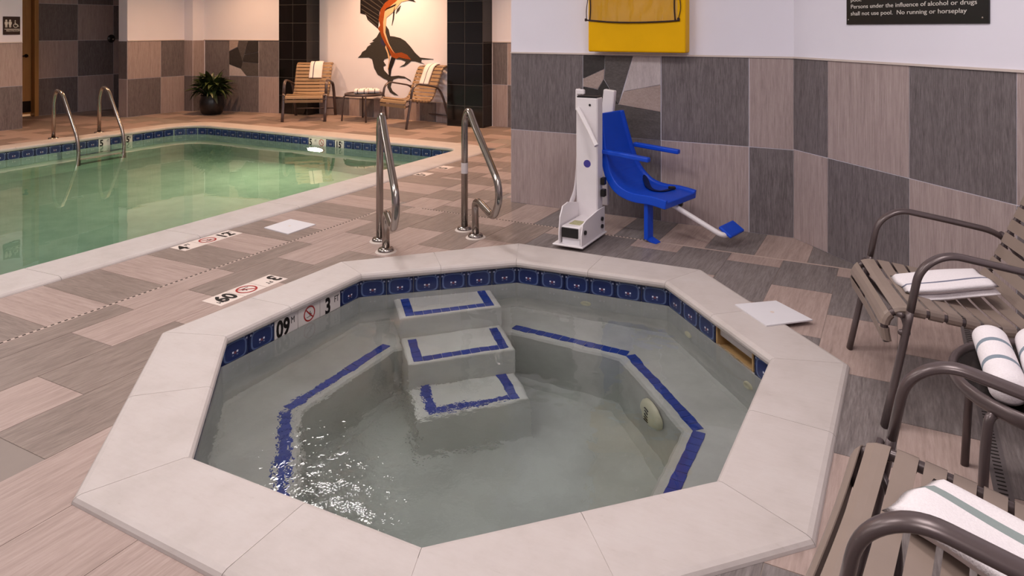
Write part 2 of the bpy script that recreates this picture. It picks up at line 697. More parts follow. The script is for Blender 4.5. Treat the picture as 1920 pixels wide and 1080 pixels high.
def text(name, body, mat, parent, loc, right, up, size, ext=0.0006, align='LEFT', sx=1.0, bold=0.0):
    cu = bpy.data.curves.new(name, 'FONT')
    cu.body = body
    cu.size = size
    cu.extrude = ext
    cu.offset = bold
    cu.align_x = align
    cu.resolution_u = 3
    cu.materials.append(mat)
    o = bpy.data.objects.new(name, cu)
    COL.objects.link(o)
    r, u = Vector(right).normalized(), Vector(up).normalized()
    n = r.cross(u)
    m = Matrix((r, u, n)).transposed().to_4x4()
    m = Matrix.Translation(loc) @ m @ Matrix.Diagonal((sx, 1, 1, 1))
    o.parent = parent
    o.matrix_parent_inverse = PINV[parent.name]
    o.matrix_basis = m
    PINV[o.name] = m.inverted()
    return o


# ------------------------------------------------------------------ plan polygons
def clip(poly, a, b, keep_left=True):
    """Keep the part of a convex polygon to one side of line a->b."""
    out = []
    sgn = 1 if keep_left else -1

    def sd(p):
        return sgn * ((b[0] - a[0]) * (p[1] - a[1]) - (b[1] - a[1]) * (p[0] - a[0]))
    for i in range(len(poly)):
        p, q = poly[i], poly[(i + 1) % len(poly)]
        sp, sq = sd(p), sd(q)
        if sp >= 0:
            out.append(p)
        if (sp > 1e-9 and sq < -1e-9) or (sp < -1e-9 and sq > 1e-9):
            t = sp / (sp - sq)
            out.append((p[0] + (q[0] - p[0]) * t, p[1] + (q[1] - p[1]) * t))
    return out


def parea(p):
    return 0.5 * sum(p[i][0] * p[(i + 1) % len(p)][1] - p[(i + 1) % len(p)][0] * p[i][1] for i in range(len(p))) if len(p) > 2 else 0


def subtract(polys, hole):
    """Convex polygons minus a counter-clockwise convex hole."""
    for poly in polys:
        rest = poly
        for i in range(len(hole)):
            a, b = hole[i], hole[(i + 1) % len(hole)]
            outp = clip(rest, a, b, False)
            if abs(parea(outp)) > 2e-4:
                yield outp
            rest = clip(rest, a, b, True)
            if abs(parea(rest)) < 1e-5:
                break


# spa corners, room plan, in order from the far corner beside the depth markers
SPA_C = Vector((-1.615, 2.67))
OUT8 = [(-2.204, 1.244), (-3.039, 2.113), (-3.004, 3.249), (-2.225, 4.063), (-1.027, 4.097), (-0.185, 3.218), (-0.205, 2.066), (-1.02, 1.235)]
IN8 = [(-2.069, 1.550), (-2.726, 2.222), (-2.733, 3.128), (-2.059, 3.730), (-1.159, 3.796), (-0.495, 3.119), (-0.511, 2.210), (-1.156, 1.569)]


def scaled(poly, k):
    return [(SPA_C.x + (p[0] - SPA_C.x) * k, SPA_C.y + (p[1] - SPA_C.y) * k) for p in poly]


SPA_HOLE = scaled(OUT8, 0.97)[::-1]
WALL8 = scaled(IN8, 1.028)
POOL = (-9.60, -4.215, -3.0, 7.27)      # outer edge of the coping: x0, x1, y0, y1
POOL_HOLE = [(POOL[0] + .06, POOL[2]), (POOL[1] - .03, POOL[2]), (POOL[1] - .03, POOL[3] - .06), (POOL[0] + .06, POOL[3] - .06)]
WATER_Z = -0.118

# ------------------------------------------------------------------ floor
FY = (-3.0, 8.85)
bm = bmesh.new()
for poly in subtract(list(subtract([[(-13.0, -3.0), (1.6, -3.0), (1.6, 9.4), (-13.0, 9.4)]], SPA_HOLE)), POOL_HOLE):
    bm_prism(bm, poly, -0.12, -0.0016)
floor = struct(obj('floor', bm, M['grout']))

TILE_CACHE = {}
G = 0.0011


def tile_mesh(w, d):
    k = (round(w, 4), round(d, 4))
    if k not in TILE_CACHE:
        bm = bmesh.new()
        bm_prism(bm, [(-w / 2, -d / 2), (w / 2, -d / 2), (w / 2, d / 2), (-w / 2, d / 2)], -0.012, 0.0, 0.0015)
        TILE_CACHE[k] = mesh_from(bm, 'floor_tile')
    return TILE_CACHE[k]


MESH_BY_MAT = {}


def shared(me, mat):
    k = (me.name, mat.name)
    if k not in MESH_BY_MAT:
        c = me.copy()
        c.materials.clear()
        c.materials.append(mat)
        MESH_BY_MAT[k] = c
    return MESH_BY_MAT[k]


CX_COS, CX_SIN = math.cos(YAW), math.sin(YAW)


def in_view(x, y, margin=160):
    X, Y = x * CX_COS + y * CX_SIN, -x * CX_SIN + y * CX_COS
    if Y < 0.6:
        return False
    px, py = CX + FPX * X / Y, CY + FPX * CAM_H / Y
    return -margin < px < 1920 + margin and py < 1080 + margin * 2


def floor_tile(x0, x1, y0, y1, mat):
    x0, x1, y0, y1 = x0 + G, x1 - G, y0 + G, y1 - G
    if x1 - x0 < 0.02 or y1 - y0 < 0.02 or not in_view((x0 + x1) / 2, (y0 + y1) / 2):
        return
    if x0 < -2.5 or y0 > 5.2:            # pool-side dark tiles: browner tone, partly warm light painted in
        mat = {'floor_tile_charcoal': M['floor_brown_warmlit'], 'floor_tile_charcoal_crosswise': M['floor_brown_warmlit_x']}.get(mat.name, mat)
    rect = [(x0, y0), (x1, y0), (x1, y1), (x0, y1)]
    pieces = list(subtract(list(subtract([rect], SPA_HOLE)), POOL_HOLE))
    if not pieces:
        return
    if len(pieces) == 1 and abs(parea(pieces[0]) - (x1 - x0) * (y1 - y0)) < 1e-5:
        o = obj('tile', shared(tile_mesh(x1 - x0, y1 - y0), mat), None, floor, ((x0 + x1) / 2, (y0 + y1) / 2, 0))
    else:
        if sum(abs(parea(p)) for p in pieces) < 0.004:
            return
        cx, cy = (x0 + x1) / 2, (y0 + y1) / 2
        bm = bmesh.new()
        for p in pieces:
            bm_prism(bm, [(a - cx, b - cy) for a, b in p], -0.012, 0.0)
        bmesh.ops.remove_doubles(bm, verts=bm.verts, dist=1e-4)
        o = obj('tile', bm, mat, floor, (cx, cy, 0))


JX, JY = -3.615, 4.545          # movement joints
U0, UP = -0.010, 0.3125
VA, VB, VP = 4.385, 4.08, 0.61
# running-bond field round the spa: columns one foot wide, tiles two feet long
for k in range(-6, 12):
    x1 = U0 - UP * k
    x0 = max(x1 - UP, JX + 0.012)
    even = k % 2 == 0
    v0 = VA if even else VB
    for n in range(-1, 9):
        y1 = min(v0 - VP * n, JY - 0.008)
        y0 = v0 - VP * (n + 1)
        if y0 >= JY:
            continue
        light = (n % 2 != 0) if even else (n % 2 == 0)
        if x0 > 0.20 and x1 < 0.26 + UP:      # drain channel runs through this column
            floor_tile(x0, 0.255, y0, y1, M['floor_light' if light else 'floor_dark'])
            floor_tile(0.31, x1, y0, y1, M['floor_light' if light else 'floor_dark'])
        else:
            floor_tile(x0, x1, y0, y1, M['floor_light' if light else 'floor_dark'])
# border along the pool: one foot by two feet laid crosswise
for n in range(-6, 12):
    y0 = 1.93 + 0.302 * n
    floor_tile(POOL[1], JX - 0.012 if y0 < JY - 0.1 else JX + 0.03, y0, y0 + 0.302, M['floor_light_x' if n % 2 == 0 else 'floor_dark_x'])
# border in front of the lift wall
for k in range(-3, 8):
    x1 = -0.50 - UP * (k)
    if x1 > 0.8:
        continue
    floor_tile(x1 - UP, x1, JY + 0.008, 5.13, M['floor_light' if k % 2 == 0 else 'floor_dark'])
# passage beside the pool, to the back wall
for i in range(5):
    x0 = POOL[1] + 0.3155 * i
    x1 = min(x0 + 0.3155, -3.0) if i < 4 else -2.84
    for n in range(0, 15):
        y0 = (JY + 0.008) + 0.305 * n - (0.1525 if i % 2 and n else 0)
        y1 = y0 + (0.1525 if i % 2 and n == 0 else 0.305)
        if i < 2 and y1 < 5.6:
            continue
        if i < 2 and y0 < 5.554:
            y0 = 5.554
        if i == 4 and y0 < 5.05:
            continue
        if y1 < 8.9:
            floor_tile(x0, -2.84 if i == 4 else -3.0005 if (i == 3 and y0 < 5.05) else x0 + 0.3155, y0, y1, M['floor_light' if (n + i) % 2 == 0 else 'floor_dark'])
# far end of the pool
for r in range(6):
    y0 = POOL[3] - 0.02 + 0.302 * r
    for c in range(0, 13):
        x0 = -11.0 + 0.61 * c - (0.305 if r % 2 else 0)
        if x0 + 0.61 <= -4.2 and y0 < 8.85:
            floor_tile(x0, x0 + 0.61, y0, y0 + 0.302, M['floor_light_x' if (r + c) % 2 == 0 else 'floor_dark_x'])
# side of the pool below the rest-room door
for r in range(6):
    x0 = -9.62 - 0.302 * (r + 1)
    for c in range(0, 9):
        y0 = 3.6 + 0.61 * c - (0.305 if r % 2 else 0)
        if y0 + 0.61 < 7.26:
            floor_tile(x0, x0 + 0.302, y0, y0 + 0.61, M['floor_light' if (r + c) % 2 == 0 else 'floor_dark'])
for r in range(4):
    for c in range(3):
        floor_tile(-13.87 + 0.61 * r, -13.87 + 0.61 * (r + 1), 5.62 + 0.305 * c * 2, 5.62 + 0.61 * (c + 1), M['floor_light' if (r + c) % 2 == 0 else 'floor_dark'])

# movement joints and the slotted channel: strips set into the floor
bm = bmesh.new()
bm_box(bm, (JX, 2.0, -0.006), (0.022, 5.05, 0.012))
jo = tag(obj('movement_joint', bm, M['joint_strip']), 'narrow beige joint strip dotted with weep holes between pool border and spa field', 'joint strip')
bm = bmesh.new()
for i in range(150):
    bm_box(bm, (JX, -0.4 + i * 0.031, 0.0004), (0.009, 0.014, 0.0012))
tag(obj('weep_holes', bm, M['slot'], jo, world_space=True), kind='stuff')
bm = bmesh.new()
bm_box(bm, (-1.55, JY, -0.006), (3.75, 0.016, 0.012))
jo = tag(obj('movement_joint', bm, M['joint_strip']), 'dotted beige joint strip running behind the handrails to the lift wall', 'joint strip')
bm = bmesh.new()
for i in range(72):
    bm_box(bm, (-3.35 + i * 0.026, JY, 0.0004), (0.012, 0.008, 0.0012))
tag(obj('weep_holes', bm, M['slot'], jo, world_space=True), kind='stuff')
bm = bmesh.new()
bm_box(bm, (0.2825, 2.2, -0.006), (0.052, 4.6, 0.0125))
ch = tag(obj('drain_channel', bm, M['drain']), 'grey slotted floor drain running under the strap chairs', 'floor drain')
bm = bmesh.new()
for i in range(190):
    bm_box(bm, (0.2825, 0.2 + i * 0.0225, 0.0008), (0.024, 0.006, 0.0012))
tag(obj('slots', bm, M['slot'], ch, world_space=True), kind='stuff')

# ------------------------------------------------------------------ coping stones
def sweep_stone(inner0, outer0, inner1, outer1, prof):
    """One stone: the cross-section profile (s across, z) carried from one end line to the other."""
    bm = bmesh.new()
    rows = []
    for (i, o) in ((inner0, outer0), (inner1, outer1)):
        i, o = Vector(i), Vector(o)
        rows.append([bm.verts.new(((i + (o - i) * s).x, (i + (o - i) * s).y, z)) for s, z in prof])
    n = len(prof)
    for k in range(n):
        j = (k + 1) % n
        bm.faces.new((rows[0][k], rows[0][j], rows[1][j], rows[1][k]))
    bm.faces.new(rows[0])
    bm.faces.new(rows[1][::-1])
    return bm


def nose(w, zt=0.020, th=0.046, over=0.06, r=0.018):
    """Bullnose profile for a coping stone of width w."""
    zb = zt - th
    p = [(over / w + 0.08, zb - 0.07), (over / w + 0.08, zb), (0.03 / w, zb)]
    cz = zb + r
    for k in range(7):
        a = -PI / 2 - k / 6 * PI
        rr = th / 2
        p.append(((rr + rr * math.cos(a) * 1.0) / w, zb + th / 2 + rr * math.sin(a)))
    p += [(0.12, zt), (0.92, zt), (0.965, zt - 0.004), (0.99, zt - 0.012), (1.0, zt - 0.019), (1.0, zb - 0.07)]
    return p


spa = tag(empty('spa', (SPA_C.x, SPA_C.y, 0)), 'sunken octagonal spa with pale stone coping and cobalt tile band', 'hot tub')
PR = nose(0.31)


def lerp(a, b, t):
    return (a[0] + (b[0] - a[0]) * t, a[1] + (b[1] - a[1]) * t)


for i in range(8):
    j = (i + 1) % 8
    splits = [0, 0.5, 1]
    if i == 1:
        splits = [0, 0.42, 1]
    if i == 7:
        splits = [0, 0.45, 1]
    for a, b in zip(splits, splits[1:]):
        e = 0.0009
        o = obj('coping_stone', sweep_stone(lerp(IN8[i], IN8[j], a + e), lerp(OUT8[i], OUT8[j], a + e), lerp(IN8[i], IN8[j], b - e), lerp(OUT8[i], OUT8[j], b - e), PR), M['coping'], spa, world_space=True)
# mortar bed in the joints
bm = bmesh.new()
for i in range(8):
    j = (i + 1) % 8
    A, B = scaled(IN8, 1.045), scaled(OUT8, 0.965)
    bm_prism(bm, [A[i], A[j], B[j], B[i]], -0.08, 0.0186)
obj('mortar_bed', bm, M['coping'], spa, world_space=True)

# basin: walls, bench, well and floor in plaster
BENCH_Z = WATER_Z - 0.40
FLOOR_Z = WATER_Z - 0.90
BE8 = []
for k in range(8):
    a = math.atan2(IN8[k][1] - SPA_C.y, IN8[k][0] - SPA_C.x)
    a = math.radians(round((math.degrees(a) - 22.5) / 45) * 45 + 22.5)
    BE8.append((SPA_C.x + 0.855 * math.cos(a), SPA_C.y + 0.855 * math.sin(a)))
bm = bmesh.new()


def ring(poly, z):
    return [bm.verts.new((p[0], p[1], z)) for p in poly]


def join(A, B):
    for k in range(len(A)):
        j = (k + 1) % len(A)
        bm.faces.new((A[k], A[j], B[j], B[k]))


def about(poly, k):
    return [(SPA_C.x + (p[0] - SPA_C.x) * k, SPA_C.y + (p[1] - SPA_C.y) * k) for p in poly]


W2 = scaled(IN8, 1.036)
rings = [ring(scaled(IN8, 1.12), -0.03), ring(W2, -0.03), ring(W2, -0.128), ring(scaled(IN8, 1.022), -0.130), ring(scaled(IN8, 1.018), BENCH_Z + 0.02), ring(scaled(IN8, 1.0), BENCH_Z), ring(about(BE8, 1.02), BENCH_Z),
         ring(BE8, BENCH_Z - 0.006), ring(about(BE8, 0.985), BENCH_Z - 0.022), ring(about(BE8, 0.97), FLOOR_Z + 0.06), ring(about(BE8, 0.92), FLOOR_Z)]
for q, (A, B) in enumerate(zip(rings, rings[1:])):
    for k in range(8):
        if q == 1 and k == 4:
            continue                 # the skimmer mouth opens in this side
        j = (k + 1) % 8
        bm.faces.new((A[k], A[j], B[j], B[k]))
bm.faces.new(rings[-1])
basin = obj('basin', bm, M['plaster'], spa, world_space=True)

# steps beside the handrails, against the side between corners 2 and 3
NRM = Vector((-0.7071, 0.7071))      # towards the wall
TAN = Vector((0.7071, 0.7071))
STEPS = [(0.845, 1.16, 0.090, 0.285), (0.535, 0.845, 0.335, 0.280), (0.260, 0.535, 0.580, 0.275)]


def sp(n, t):
    q = SPA_C + NRM * n + TAN * t
    return (q.x, q.y)


for n0, n1, dep, hw in STEPS:
    zt = WATER_Z - dep
    bm = bmesh.new()
    bm_prism(bm, [sp(n0, -hw), sp(n0, hw), sp(n1, hw), sp(n1, -hw)], FLOOR_Z, zt)
    top = [e for e in bm.edges if all(v.co.z > zt - 1e-4 for v in e.verts)]
    bmesh.ops.bevel(bm, geom=top, offset=0.018, segments=3, affect='EDGES', profile=0.5)
    st = obj('step', bm, M['plaster_edge'], spa, world_space=True)
    # cobalt nosing: a row along the front and a short return up each side
    me = bmesh.new()
    bm_box(me, (0, 0, 0), (0.0478, 0.0478, 0.008), bevel=0.0015)
    me = mesh_from(me, 'trim_tile')
    me.materials.append(M['trim_blue'])
    rz = math.atan2(TAN.y, TAN.x)
    nn = int((2 * hw - 0.06) / 0.05)
    w = (nn - 1) * 0.05
    spots = [(n0 + 0.045, -w / 2 + 0.05 * k) for k in range(nn)]
    for k in range(1, 5):
        spots += [(n0 + 0.045 + 0.05 * k, -w / 2), (n0 + 0.045 + 0.05 * k, w / 2)]
    for n, t in spots:
        q = sp(n, t)
        o = obj('trim_tile', me, None, st, (q[0], q[1], zt + 0.001), (0, 0, rz + random.uniform(-.02, .02)), world_space=True)

# cobalt edge tiles along the bench
me = bmesh.new()
bm_box(me, (0, 0, 0), (0.0478, 0.0478, 0.008), bevel=0.0015)
me = mesh_from(me, 'trim_tile')
me.materials.append(M['trim_blue'])
for i in range(8):
    if i == 2:
        continue                     # the steps stand here
    j = (i + 1) % 8
    a, b = Vector(about(BE8, 1.075)[i]), Vector(about(BE8, 1.075)[j])
    L = (b - a).length
    n = round((L - 0.015) / 0.05)
    pit = (L - 0.015) / n
    d = (b - a).normalized()
    for k in range(n):
        q = a + d * (L / 2 + (k - (n - 1) / 2) * pit)
        nn_ = (Vector((q.x, q.y)) - SPA_C)
        if nn_.dot(NRM) > 0.2 and abs(nn_.dot(TAN)) < 0.315:
            continue
        o = obj('trim_tile', me, None, basin, (q.x, q.y, BENCH_Z + 0.001), (0, 0, math.atan2(d.y, d.x) + random.uniform(-.025, .025)), world_space=True)
        o.scale = (pit / 0.0502, 1.08, 1)

# waterline tiles
WT = 0.104
me = bmesh.new()
bm_box(me, (0, 0, 0), (0.1495, 0.010, WT), bevel=0.0012)
WLINE = mesh_from(me, 'waterline_tile')
WLINE.materials.append(M['waterline'])
me = bmesh.new()
bm_box(me, (0, 0, 0), (0.1495, 0.010, WT), bevel=0.0012)
WHITE = mesh_from(me, 'marker_tile')
WHITE.materials.append(M['marker'])


def annulus(bm, o, ux, uy, un, c, r0, r1, d, seg=28):
    o, ux, uy, un = Vector(o), Vector(ux), Vector(uy), Vector(un)
    for k in range(seg):
        a, b = 2 * PI * k / seg, 2 * PI * (k + 1) / seg
        q = [(r0, a), (r1, a), (r1, b), (r0, b)]
        lo = [o + ux * (c[0] + r * math.cos(t)) + uy * (c[1] + r * math.sin(t)) for r, t in q]
        vs = [bm.verts.new(p + un * d) for p in lo]
        bm.faces.new(vs)
    bmesh.ops.remove_doubles(bm, verts=bm.verts, dist=1e-6)


def no_diving(parent, o, ux, uy, r):
    """Red barred ring over a small black diver above water lines, drawn on a marker tile."""
    un = Vector(ux).cross(Vector(uy))
    bm = bmesh.new()
    annulus(bm, o, ux, uy, un, (0, 0), r * 0.82, r, 0.0008)
    c, s = math.cos(math.radians(135)), math.sin(math.radians(135))
    w, L = r * 0.07, r * 0.86
    bm_slab(bm, o, ux, uy, un, [(c * L - s * w, s * L + c * w), (-c * L - s * w, -s * L + c * w), (-c * L + s * w, -s * L - c * w), (c * L + s * w, s * L - c * w)], 0.0002, 0.0009)
    obj('prohibition_ring', bm, M['ink_red'], parent, world_space=True)
    bm = bmesh.new()
    bm_slab(bm, o, ux, uy, un, [(-.45 * r, .32 * r), (-.36 * r, .40 * r), (.12 * r, -.02 * r), (.42 * r, -.06 * r), (.40 * r, -.16 * r), (.05 * r, -.16 * r), (-.1 * r, -.02 * r)], 0.0002, 0.0008)
    bm_slab(bm, o, ux, uy, un, [(.1 * r, .28 * r), (.2 * r, .28 * r), (.12 * r, -.28 * r), (.02 * r, -.28 * r)], 0.0002, 0.0008)
    bm_slab(bm, o, ux, uy, un, [(-.5 * r, -.42 * r), (.5 * r, -.42 * r), (.5 * r, -.36 * r), (-.5 * r, -.36 * r)], 0.0002, 0.0008)
    obj('diver', bm, M['ink'], parent, world_space=True)


SKIM = (0.50, 0.745)                 # skimmer mouth along side 4
for i in range(8):
    j = (i + 1) % 8
    a, b = Vector(scaled(IN8, 1.030)[i]), Vector(scaled(IN8, 1.030)[j])
    L = (b - a).length
    d = (b - a).normalized()
    inward = Vector((d.y, -d.x))
    if inward.dot(SPA_C - a) < 0:
        inward = -inward
    n = 6
    pitch = L / n
    rz = math.atan2(d.y, d.x)
    if Vector((-math.sin(rz), math.cos(rz))).dot(inward) > 0:
        rz += PI
    for k in range(n):
        q = a + d * (pitch * (k + 0.5))
        t0, t1 = k / n, (k + 1) / n
        if i == 4 and t0 > SKIM[0] - 0.01 and t1 < SKIM[1] + 0.1 and t0 < SKIM[1]:
            continue
        mk = {2: '0.9', 3: 'ring', 4: '3'}.get(k) if i == 1 else None
        loc = (q.x, q.y, -0.026 - WT / 2)
        o = obj('marker_tile' if mk else 'waterline_tile', WHITE if mk else WLINE, None, spa, loc, (0, 0, rz), world_space=True)
        o.scale = (pitch / 0.1525, 1, 1)
        PINV[o.name] = mw(o).inverted()
        if mk:
            face = Vector((q.x, q.y, 0)) + Vector((inward.x, inward.y, 0)) * 0.0055
            r3 = Vector((d.x, d.y, 0))
            if mk == 'ring':
                no_diving(o, (face.x, face.y, -0.074), r3, (0, 0, 1), 0.040)
            else:
                s0 = face - r3 * 0.066
                text('lettering', '09' if mk == '0.9' else ' 3', M['ink'], o, (s0.x, s0.y, -0.122), r3, (0, 0, 1), 0.118, sx=0.74, bold=0.0042)
                s1 = face + r3 * 0.028
                text('lettering', 'M' if mk == '0.9' else 'FT', M['ink'], o, (s1.x, s1.y, -0.080), r3, (0, 0, 1), 0.048, sx=0.72)

# skimmer mouth in side 4
a, b = Vector(scaled(IN8, 1.03)[4]), Vector(scaled(IN8, 1.03)[5])
d = (b - a).normalized()
out = Vector((-d.y, d.x))
if out.dot(SPA_C - a) > 0:
    out = -out
L = (b - a).length
p0, p1 = a + d * (L * SKIM[0]), a + d * (L * 0.82)
bm = bmesh.new()
for (s, e, z0, z1, off0, off1) in ((p0, p1, -0.135, -0.128, 0.0, 0.082), (p0, p1, -0.03, -0.026, 0.0, 0.082), (p0, p1, -0.135, -0.026, 0.076, 0.082)):
    q = [s + out * off0, e + out * off0, e + out * off1, s + out * off1]
    bm_prism(bm, [(v.x, v.y) for v in q], z0, z1)
for s in (p0, p1 - d * 0.012):
    q = [s, s + d * 0.012, s + d * 0.012 + out * 0.082, s + out * 0.082]
    bm_prism(bm, [(v.x, v.y) for v in q], -0.135, -0.024)
obj('skimmer_mouth', bm, M['skimmer'], spa, world_space=True)

# return fittings: a large oval suction cover on the bench riser and small eyeball jets in the wall
a, b = Vector(BE8[4]), Vector(BE8[5])
d = (b - a).normalized()
nin = Vector((d.y, -d.x))
if nin.dot(SPA_C - a) < 0:
    nin = -nin
c = a + d * ((b - a).length * 0.60) + nin * 0.02
ax = Vector((nin.x, nin.y, 0))
cov = obj('suction_cover', lathe([(0.098, 0), (0.098, 0.012), (0.085, 0.026), (0.05, 0.034), (0, 0.036)], 32, (c.x, c.y, BENCH_Z - 0.135), ax), M['cream_plastic'], spa, smooth=True, world_space=True)
bm = bmesh.new()
for k in range(5):
    zz = BENCH_Z - 0.135 + (k - 2) * 0.022
    bm_box(bm, (c.x + nin.x * 0.035, c.y + nin.y * 0.035, zz), (0.05, 0.05, 0.005), Matrix.Rotation(math.atan2(d.y, d.x), 4, 'Z') @ Matrix.Diagonal((0.7, 0.15, 1, 1)))
obj('slots', bm, M['black'], cov, world_space=True)
for side, t in ((3, 0.48), (4, 0.24), (4, 0.80)):
    a, b = Vector(scaled(IN8, 1.02)[side]), Vector(scaled(IN8, 1.02)[(side + 1) % 8])
    q = a + (b - a) * t
    dd = (b - a).normalized()
    nin = Vector((dd.y, -dd.x))
    if nin.dot(SPA_C - a) < 0:
        nin = -nin
    obj('jet', lathe([(0.032, -0.01), (0.032, 0.006), (0.02, 0.012), (0.012, 0.006), (0, 0.004)], 20, (q.x, q.y, WATER_Z - 0.16), Vector((nin.x, nin.y, 0))), M['cream_plastic'], spa, smooth=True, world_space=True)

# water in the spa
bm = bmesh.new()
bm_prism(bm, scaled(IN8, 1.0325), FLOOR_Z - 0.15, WATER_Z)
tag(obj('spa_water', bm, M['spa_water']), 'clear grey-green rippled water filling the octagonal spa', 'water')

# ------------------------------------------------------------------ swimming pool
pool = tag(empty('swimming_pool', (-6.9, 2.0, 0)), 'rectangular indoor swimming pool with rounded pale coping', 'pool')
IX0, IX1, IY1 = -9.29, -4.575, 6.93


def arc(c, r, a0, a1, n):
    return [(c[0] + r * math.cos(math.radians(a0 + (a1 - a0) * k / n)), c[1] + r * math.sin(math.radians(a0 + (a1 - a0) * k / n))) for k in range(n + 1)]


def loop(x0, x1, y1, rl, rr, y0=-3.0):
    """Pool outline from the near end of the left side, round the far end, to the near end of the right side."""
    L = [(x0, y0), (x0, y1 - rl)] + arc((x0 + rl, y1 - rl), rl, 180, 90, 8)[1:]
    L += arc((x1 - rr, y1 - rr), rr, 90, 0, 8)[0:] + [(x1, y0)]
    return L


LI = loop(IX0, IX1, IY1, 0.40, 0.20)
LO = loop(POOL[0], POOL[1], POOL[3], 0.68, 0.50)


def subdivide(LI, LO, step):
    """Pairs of matching inner/outer points, long runs split into stones."""
    out = [(LI[0], LO[0])]
    for k in range(1, len(LI)):
        n = max(1, int(round(math.dist(LI[k], LI[k - 1]) / step)))
        for t in range(1, n + 1):
            out.append((lerp(LI[k - 1], LI[k], t / n), lerp(LO[k - 1], LO[k], t / n)))
    return out


PRP = nose(0.34)
pairs = subdivide(LI, LO, 0.92)
for (i0, o0), (i1, o1) in zip(pairs, pairs[1:]):
    L = max(math.dist(i0, i1), 1e-3)
    e = 0.0012 / L if L > 0.3 else 0.0
    obj('coping_stone', sweep_stone(lerp(i0, i1, e), lerp(o0, o1, e), lerp(i0, i1, 1 - e), lerp(o0, o1, 1 - e), PRP), M['coping'], pool, world_space=True)

# basin
bm = bmesh.new()
OFF = 0.03
WI = loop(IX0 - OFF, IX1 + OFF, IY1 + OFF, 0.43, 0.23)
top = [bm.verts.new((p[0], p[1], -0.03)) for p in WI]
mid = [bm.verts.new((p[0], p[1], -1.35)) for p in WI]
bot = [bm.verts.new((p[0] * 0.985 + -6.9 * 0.015, p[1] * 0.985 + 2 * 0.015, -1.50)) for p in WI]
for A, B in ((top, mid), (mid, bot)):
    for k in range(len(A)):
        j = (k + 1) % len(A)
        bm.faces.new((A[k], A[j], B[j], B[k]))
bm.faces.new(bot)
obj('basin', bm, M['pool_plaster'], pool, world_space=True)
bm = bmesh.new()
bm_prism(bm, loop(IX0 - OFF - .004, IX1 + OFF + .004, IY1 + OFF + .004, 0.43, 0.23), -1.6, WATER_Z)
tag(obj('pool_water', bm, M['pool_water']), 'calm green water of the swimming pool mirroring the back walls', 'water')

# waterline tiles along the sides that show
WP = loop(IX0 - OFF + .004, IX1 + OFF - .004, IY1 + OFF - .004, 0.43, 0.23)
path = [Vector(p) for p in WP]
dist = [0.0]
for a, b in zip(path, path[1:]):
    dist.append(dist[-1] + (b - a).length)


def walk(s):
    for k in range(1, len(path)):
        if s <= dist[k]:
            t = (s - dist[k - 1]) / (dist[k] - dist[k - 1])
            return path[k - 1] + (path[k] - path[k - 1]) * t, (path[k] - path[k - 1]).normalized()
    return path[-1], (path[-1] - path[-2]).normalized()


far_len = dist[-2]
s = 7.0
count = 0
while s < far_len + 0.3:
    q, d = walk(s)
    inward = Vector((d.y, -d.x))
    rz = math.atan2(d.y, d.x)
    if Vector((-math.sin(rz), math.cos(rz))).dot(inward) > 0:
        rz += PI
    mk = None
    if q.y > 6.8:
        X, Y = q.x * CX_COS + q.y * CX_SIN, -q.x * CX_SIN + q.y * CX_COS
        px = CX + FPX * X / Y
        mk = 'five' if 585 <= px < 598 else 'ring' if 601 <= px < 617 else 'fifteen' if 635 <= px < 651 else None
    elif q.x < -9.2:
        X, Y = q.x * CX_COS + q.y * CX_SIN, -q.x * CX_SIN + q.y * CX_COS
        px = CX + FPX * X / Y
        mk = 'five' if 178 <= px < 199 else 'fifteen' if 222 <= px < 240 else None
    o = obj('marker_tile' if mk else 'waterline_tile', WHITE if mk else WLINE, None, pool, (q.x, q.y, -0.026 - WT / 2), (0, 0, rz), world_space=True)
    if mk:
        f = Vector((q.x, q.y, 0)) + Vector((inward.x, inward.y, 0)) * 0.0058
        r3 = Vector((d.x, d.y, 0))
        if mk == 'ring':
            no_diving(o, (f.x, f.y, -0.076), r3, (0, 0, 1), 0.044)
        else:
            s0 = f - r3 * 0.064
            text('lettering', '5' if mk == 'five' else '15', M['ink'], o, (s0.x, s0.y, -0.120), r3, (0, 0, 1), 0.115, sx=0.85, bold=0.004)
            s1 = f + r3 * 0.030
            text('lettering', 'FT' if mk == 'five' else 'M', M['ink'], o, (s1.x, s1.y, -0.075), r3, (0, 0, 1), 0.045, sx=0.7)
    s += 0.1525

# underwater lamp in the far wall
lp = at(577, 293, WATER_Z)
lx = -6.85
lamp = tag(empty('pool_light', (lx, IY1 + OFF, -0.42)), 'glowing round underwater lamp in the far pool wall', 'lamp')
obj('lens', lathe([(0, 0.012), (0.10, 0.010), (0.135, 0.0)], 24, (0, -0.012, 0), Vector((0, -1, 0))), M['pool_lamp'], lamp)
area('underwater_lamp', (lx, IY1 + OFF - 0.05, -0.42), (0.2, 0.2), 50, (1.0, 0.86, 0.56), (lx, 3.0, -0.8))
obj('lamp_ring', lathe([(0.135, 0.0), (0.135, 0.018), (0.165, 0.018), (0.165, 0.0)], 24, (0, -0.004, 0), Vector((0, -1, 0))), M['steel'], lamp)

# ------------------------------------------------------------------ walls
WT0 = 1.217


def wall_box(bm, p0, p1, z0, z1, n, th=0.15):
    """Wall slab behind the line p0-p1; n is the plan normal into the room."""
    n = Vector(n).normalized()
    q0, q1 = Vector(p0), Vector(p1)
    b0, b1 = q0 - n * th, q1 - n * th
    pts = [(q0.x, q0.y), (q1.x, q1.y), (b1.x, b1.y), (b0.x, b0.y)]
    if parea(pts) < 0:
        pts = pts[::-1]
    bm_prism(bm, pts, z0, z1)


